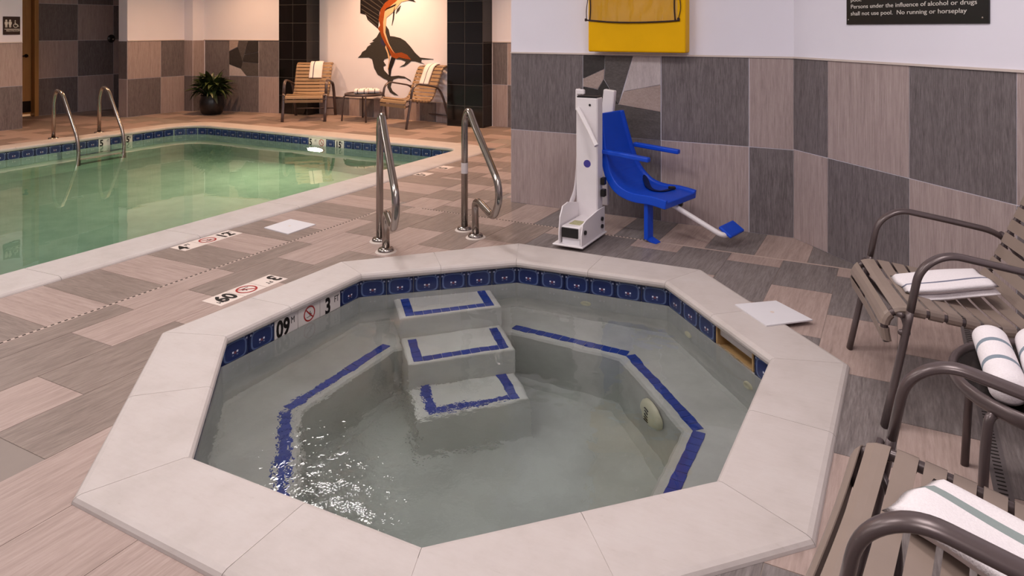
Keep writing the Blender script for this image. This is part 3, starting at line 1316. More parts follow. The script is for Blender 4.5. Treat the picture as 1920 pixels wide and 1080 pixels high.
def wall_tiles(parent, p0, n, joints, rows, colors, th=0.0035, gap=0.003, right=None):
    """Tiles on a wall: joints are distances from p0 along the wall, rows the heights of the joints."""
    n = Vector(n).normalized()
    d = right.normalized()
    for r in range(len(rows) - 1):
        for c in range(len(joints) - 1):
            m = colors(r, c)
            if m is None:
                continue
            x0, x1, z0, z1 = joints[c] + gap / 2, joints[c + 1] - gap / 2, rows[r] + gap / 2, rows[r + 1] - gap / 2
            q = Vector(p0) + d * ((x0 + x1) / 2)
            bm = bmesh.new()
            w, h = (x1 - x0) / 2, (z1 - z0) / 2
            e = 0.0012
            lo = [(-w, -h), (w, -h), (w, h), (-w, h)]
            A = [bm.verts.new((x, -0.004, z)) for x, z in lo]
            B = [bm.verts.new((x - math.copysign(e, x), th, z - math.copysign(e, z))) for x, z in lo]
            bm.faces.new(B)
            bm.faces.new(A)
            for k in range(4):
                bm.faces.new((A[k], A[(k + 1) % 4], B[(k + 1) % 4], B[k]))
            nrm = Vector((-d.y, d.x))
            rz = math.atan2(d.y, d.x)
            if nrm.dot(n) < 0:
                rz += PI
            obj('tile', bm, m, parent, (q.x, q.y, (z0 + z1) / 2), (0, 0, rz))


def cap_trim(parent, p0, p1, n, z=WT0, h=0.012, proj=0.013, mat=None):
    n = Vector(n).normalized()
    bm = bmesh.new()
    q0, q1 = Vector(p0), Vector(p1)
    pts = [(q0 + n * proj), (q1 + n * proj), (q1 - n * 0.005), (q0 - n * 0.005)]
    pts = [(v.x, v.y) for v in pts]
    if parea(pts) < 0:
        pts = pts[::-1]
    bm_prism(bm, pts, z, z + h)
    return obj('edge_trim', bm, mat or M['trim'], parent)


WD, WL = M['wall_dark'], M['wall_light']

# wall behind the lift
bm = bmesh.new()
wall_box(bm, (-2.836, 5.05), (-0.64, 5.05), -0.1, CEIL, (0, -1))
bm_box(bm, (-2.76, 7.0, CEIL / 2 - 0.05), (0.15, 3.8, CEIL + 0.1))
wf = struct(obj('wall_front', bm, M['paint']))
JF = [0.0, 0.64, 1.268, 1.9, 2.196]


def front_col(r, c):
    if r == 1:
        return {0: WD, 1: None, 2: WD, 3: WL}[c]
    return {0: WL, 1: WD, 2: WL, 3: WD}[c]


wall_tiles(wf, (-2.836, 5.05), (0, -1), JF, [0, 0.596, WT0], front_col, right=Vector((1, 0)))
cap_trim(wf, (-2.836, 5.05), (-0.645, 5.05), (0, -1))


def mosaic(parent, o, ux, n, w, h, z0, pieces):
    """Broken-angle mosaic: each piece is its own tile, given by corners in fractions of the panel."""
    o, ux = Vector(o), Vector(ux).normalized()
    un = Vector(n).normalized()
    for m, pts in pieces:
        cx = sum(p[0] for p in pts) / len(pts)
        cy = sum(p[1] for p in pts) / len(pts)
        bm = bmesh.new()
        q = []
        for x, y in pts:
            dx, dy = x - cx, y - cy
            k = 1 - 0.0035 / max(math.hypot(dx * w, dy * h), 1e-3)
            q.append(((cx + dx * k) * w, z0 + (cy + dy * k) * h))
        bm_slab(bm, (o.x, o.y, 0), (ux.x, ux.y, 0), (0, 0, 1), (un.x, un.y, 0), q, -0.004, 0.008)
        obj('mosaic_piece', bm, m, parent)


# pieces read from the panel behind the lift (fractions: x from the left, y from the bottom)
FP = [(M['mosaic_b'], [(0, 1), (0.29, 1), (0.29, 0.83), (0, 0.70)]),
      (M['mosaic_d'], [(0, 0.70), (0.29, 0.83), (0.28, 0.70), (0.20, 0.575), (0, 0.60)]),
      (M['mosaic_a'], [(0.29, 1), (0.655, 1), (0.47, 0.40), (0.28, 0.70), (0.29, 0.83)]),
      (M['mosaic_c'], [(0.655, 1), (1, 1), (1, 0.66), (0.53, 0.56)]),
      (M['mosaic_d'], [(0.53, 0.56), (1, 0.66), (1, 0.335), (0.47, 0.40)]),
      (M['mosaic_b'], [(0.28, 0.70), (0.47, 0.40), (0.20, 0.36), (0.0, 0.40), (0, 0.60), (0.20, 0.575)]),
      (M['mosaic_a'], [(0.47, 0.40), (1, 0.335), (1, 0.0), (0.55, 0.0), (0.20, 0.36)]),
      (M['mosaic_d'], [(0.20, 0.36), (0.55, 0.0), (0, 0), (0, 0.40)])]
mosaic(wf, (-2.836 + 0.642, 5.05), (1, 0), (0, -1), 0.625, WT0 - 0.598, 0.597, FP)

# angled wall with the rules sign
AW0, AW1 = Vector((-0.64, 5.05)), Vector((1.25, 3.16))
AN = Vector((-0.7071, -0.7071))
AD = (AW1 - AW0).normalized()
bm = bmesh.new()
wall_box(bm, AW0, AW1, -0.1, CEIL, AN)
wr = struct(obj('wall_right', bm, M['paint']))
JR = [0.0, 0.332, 0.972, 1.59, 2.22, 2.67]
wall_tiles(wr, AW0, AN, JR, [0, 0.600, WT0], lambda r, c: (WD, WL)[(c + r + 1) % 2], right=AD)
cap_trim(wr, AW0, AW1, AN)
bm = bmesh.new()
wall_box(bm, (1.25, 3.16), (1.25, -3.0), -0.1, CEIL, (-1, 0))
ws = struct(obj('wall_side', bm, M['paint']))
bm = bmesh.new()
wall_box(bm, (1.25, -3.0), (-13.0, -3.0), -0.1, CEIL, (0, 1))
struct(obj('wall_rear', bm, M['paint']))

# left wall: pillar with the rest-room sign, recess with a door, then the wall to the plant corner
LX, PEND, OPEN0, OPEN1 = -11.0, 8.08, 5.61, 7.07
bm = bmesh.new()
wall_box(bm, (-11.11, -3.0), (-11.11, OPEN0), -0.1, CEIL, (1, 0), 0.2)
bm_prism(bm, [(-11.22, OPEN1), (LX, OPEN1), (LX, PEND), (-10.78, PEND), (-10.78, 8.5), (-11.22, 8.5)], -0.1, CEIL)
wall_box(bm, (-12.47, 6.53), (-12.47, 8.6), -0.1, CEIL, (1, 0), 0.1)
wall_box(bm, (-12.47, 5.0), (-12.47, 5.72), -0.1, CEIL, (1, 0), 0.1)
bm_box(bm, (-12.52, 6.10, 2.6), (0.1, 0.92, 1.0))
wall_box(bm, (-12.6, 8.3), (-11.2, 8.3), -0.1, CEIL, (0, -1), 0.1)
wall_box(bm, (-12.6, 5.45), (-11.2, 5.45), -0.1, CEIL, (0, 1), 0.1)
wl = struct(obj('wall_left', bm, M['paint']))
R2 = [0, 0.606, WT0]
wall_tiles(wl, (-11.11, 2.57), (1, 0), [0, .61, 1.22, 1.83, 2.44, 2.745, 3.04], R2, lambda r, c: (WL, WD)[(c + r + (1 if c < 5 else 0)) % 2] if c < 5 else (WD, WL)[r], right=Vector((0, 1)))
cap_trim(wl, (-11.11, 2.0), (-11.11, OPEN0), (1, 0))
wall_tiles(wl, (-11.22, OPEN1), (0, -1), [0, 0.22], R2, lambda r, c: (WL, WD)[r], right=Vector((1, 0)))
wall_tiles(wl, (LX, OPEN1), (1, 0), [0, 0.575, 1.01], R2, lambda r, c: (WD, WL)[(r + c) % 2], right=Vector((0, 1)))
wall_tiles(wl, (LX, PEND), (0, -1), [0.0, 0.22], R2, lambda r, c: (WD, WL)[(r) % 2], right=Vector((1, 0)))
wall_tiles(wl, (-10.78, PEND), (1, 0), [0, 0.24], R2, lambda r, c: (WD, WL)[(r) % 2], right=Vector((0, 1)))
cap_trim(wl, (LX, OPEN1), (LX, PEND), (1, 0))
R5 = [0, 0.606, WT0, 1.83, 2.44]
wall_tiles(wl, (-12.47, 6.53), (1, 0), [0, 0.62, 1.23, 1.66], R5, lambda r, c: (WD, WL)[(r + c) % 2], right=Vector((0, 1)))

# back wall: mosaic bay, black tiled pier, mural recess, black tiled pier, plain bay
BV = 8.85
B0, B1 = Vector((-10.78, 8.30)), Vector((-9.27, 8.57))
BN = Vector((0.176, -0.984))
bm = bmesh.new()
wall_box(bm, B0, B1, -0.1, CEIL, BN)
wall_box(bm, (-8.8, BV), (-6.0, BV), -0.1, CEIL, (0, -1))
wall_box(bm, (-5.4, BV), (-2.7, BV), -0.1, CEIL, (0, -1))
PL = (-9.27, -8.64, 8.57)
PRT = (-5.90, -5.29, 8.60)
for x0, x1, yf in (PL, PRT):
    bm_box(bm, ((x0 + x1) / 2, (yf + BV + 0.1) / 2, CEIL / 2 - 0.05), (x1 - x0, BV + 0.1 - yf, CEIL + 0.1))
wb = struct(obj('wall_back', bm, M['paint']))
BD = (B1 - B0).normalized()
wall_tiles(wb, B0, BN, [0.02, 0.53], [0, 0.606], lambda r, c: WD, right=BD)
wall_tiles(wb, B0, BN, [0.02, 0.53], [0.606, WT0], lambda r, c: WD, right=BD)
wall_tiles(wb, B0, BN, [0.53, 1.13, 1.53], [0, 0.606], lambda r, c: (WD, WL)[c], right=BD)
wall_tiles(wb, B0, BN, [1.13, 1.53], [0.606, WT0], lambda r, c: WD, right=BD)
mosaic(wb, B0 + BD * 0.532, BD, BN, 0.596, WT0 - 0.61, 0.608, [
    (M['mosaic_d'], [(0, 1), (0.33, 1), (0.29, 0.82), (0, 0.70)]),
    (M['mosaic_b'], [(0, 0.70), (0.29, 0.82), (0.46, 0.40), (0.40, 0.20), (0, 0.32)]),
    (M['mosaic_a'], [(0.33, 1), (0.66, 1), (0.52, 0.62), (0.46, 0.40), (0.29, 0.82)]),
    (M['mosaic_b'], [(0.66, 1), (1, 1), (1, 0.68), (0.52, 0.60)]),
    (M['mosaic_b'], [(0.52, 0.60), (1, 0.68), (1, 0.36), (0.46, 0.40)]),
    (M['mosaic_a'], [(0.46, 0.40), (1, 0.36), (1, 0.0), (0.60, 0.0), (0.40, 0.20)]),
    (M['mosaic_c'], [(0, 0.32), (0.40, 0.20), (0.60, 0.0), (0, 0)])])
cap_trim(wb, B0, B1, BN)
# black piers, one-foot tiles
for x0, x1, yf in (PL, PRT):
    n = 2
    w = (x1 - x0) / 2
    bt = M['black_tile']
    zs = [0.302 * k for k in range(9)]
    obj('grout_bed', box(((x0 + x1) / 2, (yf - 0.002 + BV) / 2, 1.21), (x1 - x0 + 0.004, BV - yf + 0.002, 2.42)), M['grout_dark'], wb)
    wall_tiles(wb, (x0, yf), (0, -1), [0, w, 2 * w], zs, lambda r, c: bt, right=Vector((1, 0)), gap=0.006)
    wall_tiles(wb, (x1, yf), (1, 0), [0.0, BV - yf - 0.01], zs, lambda r, c: bt, right=Vector((0, 1)), gap=0.006)
    wall_tiles(wb, (x0, yf), (-1, 0), [0.0, BV - yf - 0.01], zs, lambda r, c: bt, right=Vector((0, 1)), gap=0.006)
# low tile course under the mural
js = [0.0, 0.33, 0.64, 0.85, 1.15, 1.45, 1.76, 2.05, 2.36, 2.66]
wall_tiles(wb, (-8.63, BV), (0, -1), js, [0, 0.295], lambda r, c: (WL, WD)[c % 2], right=Vector((1, 0)))
cap_trim(wb, (-8.63, BV), (-5.91, BV), (0, -1), 0.295)
wall_tiles(wb, (-5.28, BV), (0, -1), [0, 0.25, 0.86, 1.47], [0, 0.606, WT0], lambda r, c: (WL, WD)[(r + c) % 2], right=Vector((1, 0)))
cap_trim(wb, (-5.28, BV), (-2.8, BV), (0, -1))

bm = bmesh.new()
bm_box(bm, (-5.8, 3.0, CEIL + 0.05), (15.0, 12.8, 0.1))
bm_box(bm, (-11.95, 6.9, 2.5), (1.45, 2.8, 0.08))
struct(obj('ceiling', bm, M['ceiling']))

# door in the recess
dr = struct(empty('door_1', (-12.555, 6.06, 0)))
obj('door_panel', box((0, 0, 1.07), (0.045, 0.80, 2.06), bevel=0.003), M['wood'], dr)
bm = bmesh.new()
bm_box(bm, (0.045, 0.435, 1.05), (0.13, 0.06, 2.1))
bm_box(bm, (0.045, -0.435, 1.05), (0.13, 0.06, 2.1))
bm_box(bm, (0.045, 0, 2.12), (0.13, 0.92, 0.06))
obj('door_frame', bm, M['wood'], dr)
bm = bmesh.new()
bm_box(bm, (0.024, 0, 0.16), (0.006, 0.78, 0.18))
obj('kick_plate', bm, M['bronze_dark'], dr)
bm = bmesh.new()
bm_lathe(bm, [(0, 0.0), (0.028, 0.0), (0.028, 0.012), (0.012, 0.014), (0.012, 0.05)], 16, (0.024, 0.32, 0.98), Vector((1, 0, 0)))
bm_tube(bm, fillet([(0.07, 0.32, 0.98), (0.075, 0.27, 0.98), (0.07, 0.19, 0.98)], 0.02), 0.010, 8)
obj('door_handle', bm, M['bronze_dark'], dr, smooth=True)
# lit room behind the door shows under it
l = bpy.data.lights.new('restroom_lamp', 'POINT')
l.energy = 25
l.color = (1, 0.72, 0.42)
l.shadow_soft_size = 0.1
lo = bpy.data.objects.new('restroom_lamp', l)
COL.objects.link(lo)
lo.location = (-12.70, 6.06, 0.5)

hk = tag(empty('wall_hook', (-12.462, 7.72, 1.24)), 'round black hook fitting high on the dark tiled recess wall', 'hook')
obj('rose', lathe([(0, 0.03), (0.05, 0.025), (0.072, 0.0)], 20, (0, 0, 0), Vector((1, 0, 0))), M['black'], hk, smooth=True)
obj('peg', lathe([(0, 0.065), (0.014, 0.06), (0.014, 0.02)], 12, (0, 0, -0.01), Vector((1, 0, 0))), M['steel'], hk, smooth=True)

# ------------------------------------------------------------------ signs
sg = tag(empty('restroom_sign', (-11.108, 5.47, 1.46)), 'dark square restroom plaque with white figures beside the wooden door', 'sign')
obj('plate', box((0.004, 0, 0), (0.008, 0.215, 0.255), bevel=0.002), M['sign_brown'], sg)
bm = bmesh.new()
o3, ux3, uy3, un3 = (0.0082, 0, 0), (0, 1, 0), (0, 0, 1), (1, 0, 0)
for cxp in (-0.068, -0.020):
    pts = [(cxp + 0.013 * math.cos(a), 0.072 + 0.013 * math.sin(a)) for a in [k * PI / 6 for k in range(12)]]
    bm_slab(bm, o3, ux3, uy3, un3, pts, 0, 0.001)
    w = 0.020
    bm_slab(bm, o3, ux3, uy3, un3, [(cxp - w, 0.05), (cxp - 0.012, 0.057), (cxp + 0.012, 0.057), (cxp + w, 0.05), (cxp + w, 0.022), (cxp + 0.013, 0.012), (cxp + 0.012, -0.025), (cxp + 0.002, -0.025), (cxp + 0.002, 0.0), (cxp - 0.002, 0.0), (cxp - 0.002, -0.025), (cxp - 0.012, -0.025), (cxp - 0.013, 0.012), (cxp - w, 0.022)], 0, 0.001)
annulus(bm, o3, ux3, uy3, un3, (0.048, 0.0), 0.022, 0.030, 0.001, 20)
bm_slab(bm, o3, ux3, uy3, un3, [(0.036, 0.072), (0.048, 0.078), (0.050, 0.062), (0.042, 0.058)], 0, 0.001)
bm_slab(bm, o3, ux3, uy3, un3, [(0.036, 0.055), (0.046, 0.055), (0.052, 0.022), (0.076, 0.018), (0.090, -0.012), (0.082, -0.016), (0.068, 0.008), (0.042, 0.012)], 0, 0.001)
obj('pictograms', bm, M['sign_white'], sg)
obj('rule_line', box((0.0084, 0.005, -0.050), (0.001, 0.19, 0.008)), M['sign_white'], sg)
text('lettering', 'RESTROOM', M['sign_white'], sg, (-11.108 + 0.0088, 5.402, 1.46 - 0.083), (0, 1, 0), (0, 0, 1), 0.034)

# rules sign on the angled wall
rs0 = AW0 + AD * 0.505
sgn = tag(empty('rules_sign', (rs0.x, rs0.y, 1.444)), 'black rules board with white lettering on the angled wall', 'sign')
rs = math.atan2(AD.y, AD.x)
R = Matrix.Rotation(rs, 4, 'Z')
obj('board', box((0.475, -0.005, 0.31), (0.95, 0.010, 0.62), bevel=0.001), M['sign_black'], sgn, rot=(0, 0, rs))
f = rs0 + AN * 0.0108
for body, dx, dz, sz in (('shall not use pool.  No running or horseplay', 0.036, 0.0545, 0.034), ('Persons under the influence of alcohol or drugs', 0.036, 0.096, 0.034), ('pool.', 0.036, 0.1375, 0.034)):
    q = f + AD * dx
    text('lettering', body, M['sign_white'], sgn, (q.x, q.y, 1.444 + dz), (AD.x, AD.y, 0), (0, 0, 1), sz, sx=1.30)
for dx in (0.018, 0.918):
    q = f + AD * dx
    obj('screw', lathe([(0.005, 0), (0.005, 0.001), (0, 0.002)], 10, (q.x, q.y, 1.444 + 0.028), Vector((AN.x, AN.y, 0))), M['steel'], sgn, world_space=True)

# ------------------------------------------------------------------ sailfish mosaic on the recess wall
MV = BV - 0.002
fish = tag(empty('sailfish_mosaic', (-7.2, MV, 1.2)), 'orange and black leaping sailfish mosaic with dark shadow on the recess wall', 'mosaic')


def mural_pt(px, py):
    """Point of the recess wall (y = MV) seen at a pixel, as (x, z)."""
    dx, dy = (px - CX) / FPX, 1.0
    rx, ry = dx * CX_COS - dy * CX_SIN, dx * CX_SIN + dy * CX_COS
    t = MV / ry
    return (rx * t, CAM_H - (py - CY) / FPX * t)


def fish_part(name, mat, pix, d):
    """pix: corners in the 5.4x crop with its origin at (660, 0)."""
    pts = [mural_pt(660 + x / 5.4, y / 5.4) for x, y in pix]
    tris = tessellate_polygon([[Vector((x, z, 0)) for x, z in pts]])
    bm = bmesh.new()
    vs = [bm.verts.new((x, MV - d, z)) for x, z in pts]
    bb = [bm.verts.new((x, MV + 0.001, z)) for x, z in pts]
    n = len(vs)
    for t in tris:
        bm.faces.new([vs[i] for i in t])
    for k in range(n):
        bm.faces.new((vs[k], vs[(k + 1) % n], bb[(k + 1) % n], bb[k]))
    return obj(name, bm, mat, fish, world_space=True)


fish_part('shadow', M['fish_dark'], [(60, 585), (90, 555), (105, 525), (140, 505), (160, 470), (195, 450), (178, 440), (225, 420), (205, 412), (250, 375), (275, 330), (300, 300), (345, 260), (372, 300), (385, 365), (430, 370), (490, 385), (540, 415), (590, 470), (640, 535), (690, 582), (825, 598), (825, 603), (705, 603), (700, 630), (735, 650), (640, 622), (600, 620), (565, 650), (530, 672), (483, 678), (530, 650), (545, 625), (500, 605), (450, 600), (440, 560), (400, 545), (375, 585), (330, 600), (318, 620), (345, 660), (318, 675), (325, 710), (375, 765), (400, 772), (470, 765), (530, 775), (590, 810), (600, 830), (545, 795), (470, 790), (420, 805), (400, 845), (392, 880), (410, 920), (470, 968), (430, 962), (385, 935), (358, 880), (362, 815), (320, 795), (260, 755), (225, 690), (205, 600), (170, 582)], 0.003)
fish_part('sail', M['fish_black'], [(90, -150), (85, 30), (85, 135), (140, 150), (160, 200), (205, 240), (265, 290), (272, 220), (280, 120), (330, 40), (420, -30), (440, -150)], 0.003)
for rx0, ry0, rx1, ry1 in ((262, 275, 165, 195), (268, 240, 130, 140), (272, 205, 95, 95), (276, 165, 90, 45), (283, 120, 95, -5), (300, 85, 140, -30), (322, 50, 220, -40)):
    fish_part('sail_ray', M['fish_grey'], [(rx0, ry0), (rx1, ry1), (rx1 + 3, ry1 - 7), (rx0 + 2, ry0 - 5)], 0.004)
fish_part('body', M['fish_orange'], [(265, 290), (285, 255), (272, 200), (290, 100), (335, 30), (420, -40), (560, -140), (640, -150), (560, -60), (450, 15), (400, 60), (335, 120), (320, 210), (345, 260), (330, 330), (360, 420), (400, 490), (440, 540), (440, 590), (400, 575), (375, 500), (330, 430), (300, 370), (285, 320)], 0.005)
fish_part('belly', M['fish_cream'], [(335, 110), (400, 55), (450, 15), (500, -40), (640, 12), (620, 8), (560, 5), (500, 20), (470, 60), (430, 110), (350, 180), (345, 250), (340, 330), (375, 440), (430, 540), (400, 500), (355, 420), (322, 330), (318, 230)], 0.007)
fish_part('pectoral_fin', M['fish_black'], [(330, 118), (350, 85), (455, 36), (440, 60), (360, 96)], 0.008)
fish_part('pelvic_fin', M['fish_black'], [(440, 50), (432, 120), (425, 190), (405, 258), (415, 190), (420, 120)], 0.008)
fish_part('anal_fin', M['fish_dark'], [(445, 138), (460, 90), (495, 55), (480, 100)], 0.008)
fish_part('tail', M['fish_black'], [(400, 575), (440, 590), (425, 640), (400, 700), (390, 775), (375, 772), (370, 700), (385, 630)], 0.007)
fish_part('tail_lobe', M['fish_orange'], [(440, 540), (500, 530), (560, 555), (600, 605), (540, 595), (480, 580), (440, 600)], 0.004)
fish_part('tail_stripe', M['fish_cream'], [(345, 460), (385, 575), (377, 640), (371, 700), (364, 700), (376, 620), (362, 540), (338, 480)], 0.008)
fish_part('shade_patch', M['fish_blue'], [(300, 390), (330, 420), (335, 470), (305, 455), (290, 420)], 0.004)
fish_part('bill', M['fish_black'], [(560, 0), (600, -20), (645, 18)], 0.008)

# ------------------------------------------------------------------ rescue bag on the lift wall
yb = tag(empty('rescue_bag', (-1.75, 5.04, 1.245)), 'yellow vinyl rescue equipment bag with clear window above the pool lift', 'bag')
bx0, bx1 = -2.10, -1.352
BD_ = 0.115
yw = bx1 - bx0
obj('body', box(((bx0 + bx1) / 2 + 1.75, -BD_ / 2, 0.40), (yw, BD_, 0.80), bevel=0.012, seg=3), M['yellow'], yb)
pf = -BD_ - 0.006
bm = bmesh.new()
N1 = 14
row = []
for k in range(N1 + 1):
    x = bx0 + 1.75 + 0.02 + (yw - 0.075) * k / N1
    row.append([bm.verts.new((x, pf - 0.010 * math.sin(PI * k / N1) - 0.004 * math.sin(k * 2.1 + zz * 9), zz)) for zz in (0.225, 0.33, 0.45, 0.6, 0.76)])
for k in range(N1):
    for j in range(4):
        bm.faces.new((row[k][j], row[k + 1][j], row[k + 1][j + 1], row[k][j + 1]))
obj('clear_window', bm, M['vinyl'], yb, smooth=True)
bm = bmesh.new()
xl, xr = bx0 + 1.75, bx1 + 1.75
bm_tube(bm, smooth_path([(xl - 0.012, pf, 0.238), (xl + 0.2, pf - 0.006, 0.222), (xl + 0.4, pf - 0.008, 0.219), (xr - 0.15, pf - 0.004, 0.225), (xr - 0.04, pf, 0.232)]), 0.006, 8)
bm_tube(bm, smooth_path([(xl + 0.018, pf - 0.002, 0.235), (xl + 0.024, pf - 0.004, 0.34), (xl + 0.015, pf, 0.5), (xl + 0.012, pf, 0.75)]), 0.005, 8)
bm_tube(bm, smooth_path([(xr - 0.072, pf - 0.002, 0.232), (xr - 0.078, pf - 0.004, 0.34), (xr - 0.075, pf, 0.5), (xr - 0.075, pf, 0.75)]), 0.005, 8)
obj('piping', bm, M['piping'], yb, smooth=True)
bm = bmesh.new()
bm_tube(bm, smooth_path([(xl - 0.010, pf, 0.24), (xl - 0.008, pf - 0.004, 0.32), (xl + 0.012, pf - 0.004, 0.45)]), 0.003, 6)
bm_tube(bm, smooth_path([(xr - 0.050, pf, 0.24), (xr - 0.032, pf - 0.004, 0.33), (xr - 0.050, pf - 0.004, 0.46)]), 0.003, 6)
obj('tie_cord', bm, M['piping'], yb, smooth=True)
for x in (xl - 0.014, xr - 0.048):
    obj('corner_tab', box((x, pf - 0.001, 0.240), (0.018, 0.012, 0.022), bevel=0.003), M['piping'], yb)

# ------------------------------------------------------------------ deck markers and lids
def deck_marker(name, label, c, right, up, cells, z=0.0015, size=0.146):
    """Row of inlaid six-inch tiles; cells are None, 'ring' or (big, small)."""
    right, up = Vector(right), Vector(up)
    m = tag(empty(name, (c[0], c[1], 0)), label, 'marker')
    n = len(cells)
    for k, cell in enumerate(cells):
        q = Vector((c[0], c[1], 0)) + right * ((k - (n - 1) / 2) * (size + 0.003))
        t = obj('marker_tile', box((q.x, q.y, z / 2 - 0.003), (size, size, z + 0.006)), M['marker_deck'], m, world_space=True)
        if cell == 'ring':
            no_diving(t, (q.x, q.y, z + 0.0004), right, up, 0.056)
        elif cell:
            big, small = cell
            p = q - right * 0.066 - up * 0.048
            text('lettering', big, M['ink'], t, (p.x, p.y, z + 0.0006), right, up, 0.135, sx=0.76, bold=0.0045)
            p = q + right * (0.028 if len(big) > 1 else 0.0) + up * 0.012
            text('lettering', small, M['ink'], t, (p.x, p.y, z + 0.0006), right, up, 0.045, sx=0.75)
    return m


deck_marker('depth_marker', 'white deck tiles reading 3 FT and 09 M inlaid along the spa coping', (-3.165, 2.70), (0, -1, 0), (1, 0, 0), [('3', 'FT'), 'ring', ('09', 'M')])
deck_marker('depth_marker', 'white deck tiles reading 4 FT and 12 M inlaid along the pool coping', (-4.135, 3.21), (0, 1, 0), (-1, 0, 0), [('4', 'FT'), 'ring', ('12', 'M')])
deck_marker('depth_marker', 'small white deck tiles reading 5 near the far pool corner', (-4.135, 5.62), (0, 1, 0), (-1, 0, 0), [('5', 'FT')])
deck_marker('depth_marker', 'second small 5 tile closest to the far pool corner', (-4.135, 5.99), (0, 1, 0), (-1, 0, 0), [('5', '')])
q = at(1268, 1078)
deck_marker('depth_marker', 'pale deck tile at the near spa edge below the chairs', (q.x + 0.07, q.y - 0.10), (-0.7071, -0.7071, 0), (-0.7071, 0.7071, 0), [('3', 'FT')])


def lid(name, label, pts, z, cat='lid'):
    c = sum(pts, Vector((0, 0, 0))) / 4
    o = tag(empty(name, (c.x, c.y, 0)), label, cat)
    bm = bmesh.new()
    P = [(p.x - c.x, p.y - c.y) for p in pts]
    if parea(P) < 0:
        P = P[::-1]
    bm_prism(bm, P, z, z + 0.006)
    obj('plate', bm, M['white_plastic'], o)
    obj('finger_hole', lathe([(0.010, z + 0.0055), (0.010, z + 0.0068), (0.006, z + 0.0064), (0, z + 0.0064)], 14), M['marker_deck'], o)
    return o


lid('skimmer_lid', 'white square skimmer lid on the deck beside the pool coping', [at(495, 428), at(545, 412), at(592, 422), at(540, 440)], 0.0)
lid('skimmer_lid', 'white square skimmer lid lying over the spa coping edge', [at(1378, 572, .022), at(1455, 565, .022), at(1524, 601, .022), at(1437, 612, .022)], 0.0205)

# ------------------------------------------------------------------ handrails
def rail(label, A, ang, L, name='handrail', tape=False):
    """Stainless grab rail: post at A, falls towards the water, folds back to a foot at B."""
    A = Vector(A)
    d = Vector((math.cos(math.radians(ang)), math.sin(math.radians(ang)), 0))
    o = tag(empty(name, (A.x, A.y, 0)), label, 'handrail', 'grab rails at the spa steps')

    def P(s, z):
        return (d.x * s, d.y * s, z)
    pts = [P(0, 0.0), P(0.0, 0.78), P(0.075, 0.865), P(0.17, 0.77), P(0.565, 0.445), P(0.585, 0.33), P(0.50, 0.205), P(L + 0.06, 0.255), P(L - 0.01, 0.235), P(L, 0.0)]
    pth = fillet(pts, [0, .10, .06, .06, .12, .08, .05, .05, .05, 0], 6)
    obj('rail', tube(pth, 0.0235, 16), M['steel'], o, smooth=True)
    for s in (0.0, L):
        obj('base_plate', lathe([(0, 0.030), (0.026, 0.030), (0.045, 0.024), (0.052, 0.012), (0.052, 0.004)], 24, P(s, 0)), M['steel'], o, smooth=True)
        obj('sealant_ring', lathe([(0.068, 0.0), (0.062, 0.006), (0.04, 0.006)], 24, P(s, 0)), M['silicone'], o, smooth=True)
    if tape:
        obj('tape', lathe([(0.0245, 0.40), (0.0245, 0.475)], 16, P(0, 0)), M['tape'], o, smooth=True)
    return o


rail('stainless handrail at spa steps standing nearer the pool', at(712, 452), -41, 0.24)
rail('stainless handrail at spa steps standing nearer the pool lift', at(871, 431), -35, 0.20, tape=True)

# pool ladder rails
lad = tag(empty('pool_ladder', (-9.69, 5.54, 0)), 'stainless ladder with two curved rails on the far left pool edge', 'ladder')
for fy in (5.253, 5.835):
    x0 = -9.69
    y = fy - 5.54
    pth = fillet([(0, y, 0.0), (0.01, y, 0.50), (0.07, y, 0.64), (0.20, y, 0.60), (0.52, y, 0.05), (0.545, y, -0.15), (0.545, y, -1.1)], [0, .12, .10, .10, .12, .05, 0], 6)
    obj('rail', tube(pth, 0.022, 14), M['steel'], lad, smooth=True)
    obj('base_plate', lathe([(0.026, 0.022), (0.055, 0.018), (0.06, 0.004)], 20, (0, y, 0)), M['steel'], lad, smooth=True)
for z in (-0.42, -0.72, -1.02):
    obj('tread', box((0.545, 0.0, z), (0.09, 0.56, 0.03), bevel=0.006), M['steel'], lad)

# ------------------------------------------------------------------ pool lift
lift = tag(empty('pool_lift', (-1.88, 4.35, 0)), 'white pool access lift with blue moulded seat beside the spa', 'pool lift')
LXc = -1.885


def lobj(name, bm, mat, **kw):
    return obj(name, bm, mat, lift, world_space=True, **kw)


lobj('base_plate', box((LXc - 0.012, 4.32, 0.026), (0.215, 0.42, 0.012), bevel=0.004), M['lift_white'])
bm = bmesh.new()
bm_box(bm, (LXc, 4.31, 0.105), (0.135, 0.34, 0.08), bevel=0.006)
lobj('base_box', bm, M['lift_white'], )
lobj('battery_slot', box((LXc - 0.005, 4.138, 0.105), (0.115, 0.012, 0.062), bevel=0.002), M['black'])
lobj('front_apron', box((LXc, 4.15, 0.052), (0.125, 0.012, 0.04)), M['white_plastic'])
lobj('warning_label', box((LXc, 4.24, 0.1465), (0.075, 0.09, 0.003)), M['label_green'])
for sx in (-0.078, 0.078):
    bm = bmesh.new()
    prof = [(4.125, 0.034), (4.125, 0.10), (4.15, 0.165), (4.20, 0.18), (4.40, 0.20), (4.52, 0.20), (4.52, 0.034)] if sx > 0 else [(4.125, 0.034), (4.125, 0.10), (4.14, 0.20), (4.18, 0.26), (4.26, 0.27), (4.40, 0.24), (4.52, 0.20), (4.52, 0.034)]
    bm_slab(bm, (LXc + sx - 0.004, 0, 0), (0, 1, 0), (0, 0, 1), (1, 0, 0), prof, 0, 0.008)
    lobj('side_plate', bm, M['lift_white'])
